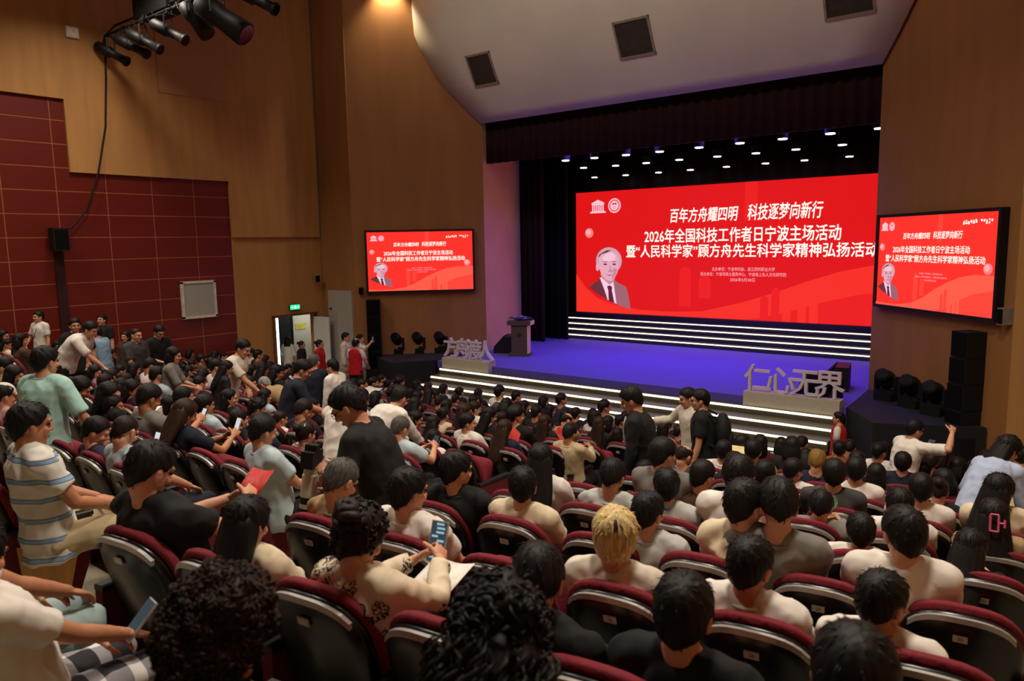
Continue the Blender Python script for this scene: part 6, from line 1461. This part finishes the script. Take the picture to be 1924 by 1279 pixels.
b.rings(V); b.obj('bag_body', PAPER, bag)
b = MB(); b.tube([(-.05, 0, .29), (-.04, .01, .36), (.04, .01, .36), (.05, 0, .29)], .004, 5); b.obj('bag_handle', PAPER, bag)
# draped pale jacket over a seat near the steps
b = MB(); V = []
for j, (y, z) in enumerate(((-.12, -.16), (-.09, -.02), (-.02, .03), (.06, .0), (.10, -.14))):
    V.append([Vector((-.30+.6*i/10, y+.012*math.sin(i*1.7+j), z+.02*math.sin(i*1.1)-.10*(abs(i-5)/5)**2.5)) for i in range(11)])
vs = [p for l in V for p in l]; F = [(j*11+i, j*11+i+1, (j+1)*11+i+1, (j+1)*11+i) for j in range(4) for i in range(10)]
b.add(vs, F); o = b.obj('draped_jacket', mat('pale_jacket', '#b9bcc2', .85, var=.1), None, True); so = o.modifiers.new('t', 'SOLIDIFY'); so.thickness = .015
kx = BX['R'][5]; o.location = (kx+.02, rowY('R', 8, kx), rowZ('R', 8)+.96); o.rotation_euler = (0, 0, R(8)); tag(o, 'pale jacket draped over a seat back by the right end of the steps', 'jacket')
# camera of the man in the aisle: lens pointing down
k = find('long white lens'); a = ARMS[k]; fwd = (FRAME[k][0].to_3x3() @ Vector((0, 1, 0))).normalized()
ct = thing('photo_camera', 'black camera with long white telephoto lens pointing down', 'camera'); 
MB().box((0, 0, .05), (.15, .085, .11)).obj('camera_body', BLKP, ct); b = MB(); b.box((0, .0, .12), (.06, .08, .05)); b.obj('viewfinder', BLKP, ct)
b = MB(); b.tube([(0, 0, 0), (0, 0, -.05), (0, 0, -.06), (0, 0, -.20)], [.045, .045, .052, .055], 18); b.obj('white_barrel', mat('lens_white', '#cfc8b4', .45), ct)
b = MB(); b.tube([(0, 0, -.20), (0, 0, -.245)], .056, 18); b.obj('focus_ring', BLKP, ct)
b = MB(); b.tube([(0, 0, -.245), (0, 0, -.275)], .056, 18); b.obj('white_ring', mat('lens_white', '#cfc8b4', .45), ct)
b = MB(); b.tube([(0, 0, -.275), (0, 0, -.345), (0, 0, -.35)], [.058, .063, .060], 18); b.obj('lens_hood', BLKP, ct)
ct.location = (a[0][1]+a[1][1])/2+fwd*.12+Vector((0, 0, .05)); ct.rotation_euler = (R(6), R(4), R(118))
# backpack, suit shirt front, shoulder strap, prints
k = find('black backpack'); M, Hm, ch = FRAME[k]
bp = thing('backpack', 'black backpack on the back of the man in black polo', 'backpack'); bp.matrix_world = M
b = MB(); b.ell((0, -.20, 1.22), (.15, .10, .23), seg=16, rings=12); b.ell((0, -.28, 1.13), (.11, .05, .12), seg=12); b.obj('pack', mat('backpack_cloth', '#121214', .8), bp, True)
b = MB()
for s in (-1, 1): b.tube([(s*.11, -.14, 1.40), (s*.125, .02, 1.475), (s*.13, .125, 1.36), (s*.15, .10, 1.15), (s*.14, -.12, 1.08)], .014, 6)
b.obj('strap', mat('backpack_strap', '#1d1d1f', .8), bp, True)
def chest_patch(s, name, m_, pts, y0, t_lean):
    k = find(s); o = BYLABEL[k]; rot = Matrix.Rotation(R(-t_lean), 4, 'X'); b = MB()
    for p, r in pts: b.ell((rot @ Vector((p[0], y0+p[1], p[2]-.93)))+Vector((0, 0, .93)), r, seg=12)
    return b.obj(name, m_, o, True)
chest_patch('open black suit jacket', 'shirt_front', cloth('ltgrey'), [((0, 0, 1.30), (.035, .03, .14)), ((0, .0, 1.10), (.025, .03, .14))], .128, 9)
k = find('shoulder strap'); b = MB(); b.tube([(-.10, .02, 1.46), (-.05, .13, 1.33), (.06, .15, 1.12), (.13, .10, .98), (.16, .0, .95)], .008, 5); b.obj('shoulder_strap', BLKP, BYLABEL[k], True)
def squiggle(s, name, m_, z0, n, w_, seed, y=-.155, r=.004):
    """loose printed strokes on the back of a tee"""
    k = find(s); o = BYLABEL[k]; M, Hm, ch = FRAME[k]; r9 = random.Random(seed); b = MB()
    for i in range(n):
        x = -w_/2+w_*r9.random(); z = z0+r9.uniform(-.05, .05); pts = []
        for j in range(5): pts.append((x+.02*j, y-.01*math.cos(3*(x+.02*j)), z+r9.uniform(-.018, .018)))
        b.tube(pts, r, 4)
    return b.obj(name, m_, o)
pk = find('pink hair clip'); M, Hm, ch = FRAME[pk]; b = MB()
for (x0, z0, x1, z1) in ((-.022, .03, .022, .03), (-.022, -.075, .022, -.075), (-.022, .03, -.022, -.075), (.022, .03, .022, -.075), (.022, -.02, .055, -.02), (.055, -.045, .055, .005)):
    b.tube([(x0, -.148, z0), (x1, -.148, z1)], .007, 6)
c = b.obj('hair_clip', mat('pink_clip', '#d0587f', .4), BYLABEL[pk]); c.matrix_local = Hm
k = find('hair clip and fine striped'); b = MB(); b.tube([(.05, -.07, .10), (.065, -.085, .09), (.07, -.09, .075)], .007, 6); c = b.obj('hair_clip', mat('silver_clip', '#c9c9cc', .3, .6), BYLABEL[k]); c.matrix_local = FRAME[k][1]
k = find('navy polo with white'); b = MB(); cc = FRAME[k]; 
b = MB(); Hm = FRAME[k][1]; b.tube([Hm @ Vector((.068*math.cos(a_), -.03+.068*math.sin(a_), -.145)) for a_ in [2*math.pi*i/20 for i in range(21)]], .008, 5); b.obj('collar_stripe', cloth('white'), BYLABEL[k], True)
k = find('curly brown'); b = MB(); b.ell((.082, .002, -.018), (.008, .009, .011)); b.tube([(.086, .003, -.02), (.088, .008, -.045)], .004, 6); c = b.obj('earbud', WHITE, BYLABEL[k], True); c.matrix_local = FRAME[k][1]
# gold phone edge at far left, striped man's armrest pad already part of his seat
k = find('light blue collared shirt'); a = ARMS[k]; b = MB(); p = a[1][1]+Vector((.06, .06, .05)); b.tube([p, p+Vector((.05, .08, .07))], .004, 6); tag(b.obj('pen', WHITE), 'white pen in the hand of the light blue shirt man', 'pen')

# prints on the backs of tees, laid on the cloth
from mathutils.bvhtree import BVHTree
def back_print(s, name, m_, outline_, dx=0, dz=-.20, lift=.004):
    k = find(s); o = BYLABEL[k]; M, Hm, ch = FRAME[k]; tp = [c for c in o.children if c.name.startswith('shirt')][0]
    bv = BVHTree.FromPolygons([v.co for v in tp.data.vertices], [tuple(p.vertices) for p in tp.data.polygons]); b = MB()
    for tri in outline_:
        V = []
        for (x, z) in tri:
            h = bv.ray_cast(Vector((x+dx, -1, ch.z+z+dz)), Vector((0, 1, 0))); V.append((h[0] if h[0] else Vector((x+dx, ch.y-.14, ch.z+z+dz)))-Vector((0, lift, 0)))
        n = len(V); b.add(V+[v+Vector((0, .002, 0)) for v in V], [tuple(range(n)), tuple(range(2*n-1, n-1, -1))]+[(i, n+i, n+(i+1) % n, (i+1) % n) for i in range(n)])
    return b.obj(name, m_, o)
def cells(x0, x1, z0, z1, n=5): return [[(x0+(x1-x0)*i/n, z0+(z1-z0)*j/n), (x0+(x1-x0)*(i+1)/n, z0+(z1-z0)*j/n), (x0+(x1-x0)*(i+1)/n, z0+(z1-z0)*(j+1)/n), (x0+(x1-x0)*i/n, z0+(z1-z0)*(j+1)/n)] for i in range(n) for j in range(n)]
def disc(cx, cz, r, n=14): return [[(cx, cz), (cx+r*math.cos(2*math.pi*i/n), cz+r*1.2*math.sin(2*math.pi*i/n)), (cx+r*math.cos(2*math.pi*(i+1)/n), cz+r*1.2*math.sin(2*math.pi*(i+1)/n))] for i in range(n)]
kk = 'printed with an orange and green picture'
back_print(kk, 'print', mat('print_yellow', '#d9c07a', .8), cells(-.10, .13, -.09, .03), .02, -.17)
back_print(kk, 'print_figure', mat('print_orange', '#b5482a', .8), disc(0, 0, .028)+disc(.03, -.02, .02)+disc(-.04, -.03, .022), .0, -.19, .008)
back_print(kk, 'print_disc', mat('print_green', '#7f9a6a', .8), disc(.105, -.02, .024), .0, -.19, .008)
def strokes(seed, n, x0, x1, z0, z1, w_=.006):
    r9 = random.Random(seed); out = []
    for i in range(n):
        x = x0+(x1-x0)*i/n; z = z0+(z1-z0)*r9.random(); ex = x+r9.uniform(.008, .03); ez = z+r9.uniform(-.03, .03)
        out.append([(x, z), (ex, ez), (ex+w_, ez+w_*.4), (x+w_, z+w_)])
    return out
back_print('black script across', 'print', mat('print_ink', '#17161a', .8), strokes(4, 16, -.12, .12, -.02, .02, .008), 0, -.10)
back_print('dark back print', 'print', mat('print_grey', '#6d7478', .8), strokes(6, 14, -.07, .06, -.03, .03, .02), 0, -.02)
back_print('loose white tee', 'print', mat('print_grey', '#6d7478', .8), strokes(8, 26, -.12, .12, -.14, .05, .006), 0, -.12)

def flower(cx, cz, r, seed):
    """outlined petals and leaves drawn in brush strokes"""
    out = []; r9 = random.Random(seed)
    def stroke(pts, w_):
        for (a, b_) in zip(pts, pts[1:]):
            d = Vector((b_[0]-a[0], b_[1]-a[1])); n_ = Vector((-d.y, d.x)).normalized()*w_/2 if d.length > 1e-6 else Vector((0, w_)); d = d*.12
            out.append([(a[0]-n_.x-d.x, a[1]-n_.y-d.y), (b_[0]-n_.x+d.x, b_[1]-n_.y+d.y), (b_[0]+n_.x+d.x, b_[1]+n_.y+d.y), (a[0]+n_.x-d.x, a[1]+n_.y-d.y)])
    for i in range(6):
        a = 6.283*i/6+r9.uniform(-.2, .2); px_, pz_ = cx+r*.6*math.cos(a), cz+r*.6*math.sin(a)
        stroke([(px_+r*.38*math.cos(a+t_), pz_+r*.38*math.sin(a+t_)) for t_ in [-2.2+4.4*j/8 for j in range(9)]], r*.09)
    for i in range(5):
        a = r9.uniform(0, 6.28); stroke([(cx+r*.05*math.cos(a), cz+r*.05*math.sin(a)), (cx+r*.3*math.cos(a+.2), cz+r*.3*math.sin(a+.2))], r*.13)
    for i in range(4):
        a = -1.2-.35*i; q_ = r*(1.0+.25*i); stroke([(cx+q_*.8*math.cos(a), cz+q_*.8*math.sin(a)), (cx+q_*1.05*math.cos(a+.15), cz+q_*1.05*math.sin(a+.15)), (cx+q_*1.3*math.cos(a), cz+q_*1.3*math.sin(a))], r*.2)
    return out
back_print('flower print', 'flower_print', mat('print_ink', '#17161a', .8), flower(.06, -.02, .065, 1)+flower(-.09, -.08, .05, 2)+flower(.11, -.16, .05, 3)+flower(-.11, .05, .035, 4)+flower(.02, .085, .03, 5)+flower(.15, .03, .03, 6), 0, -.05, .006)
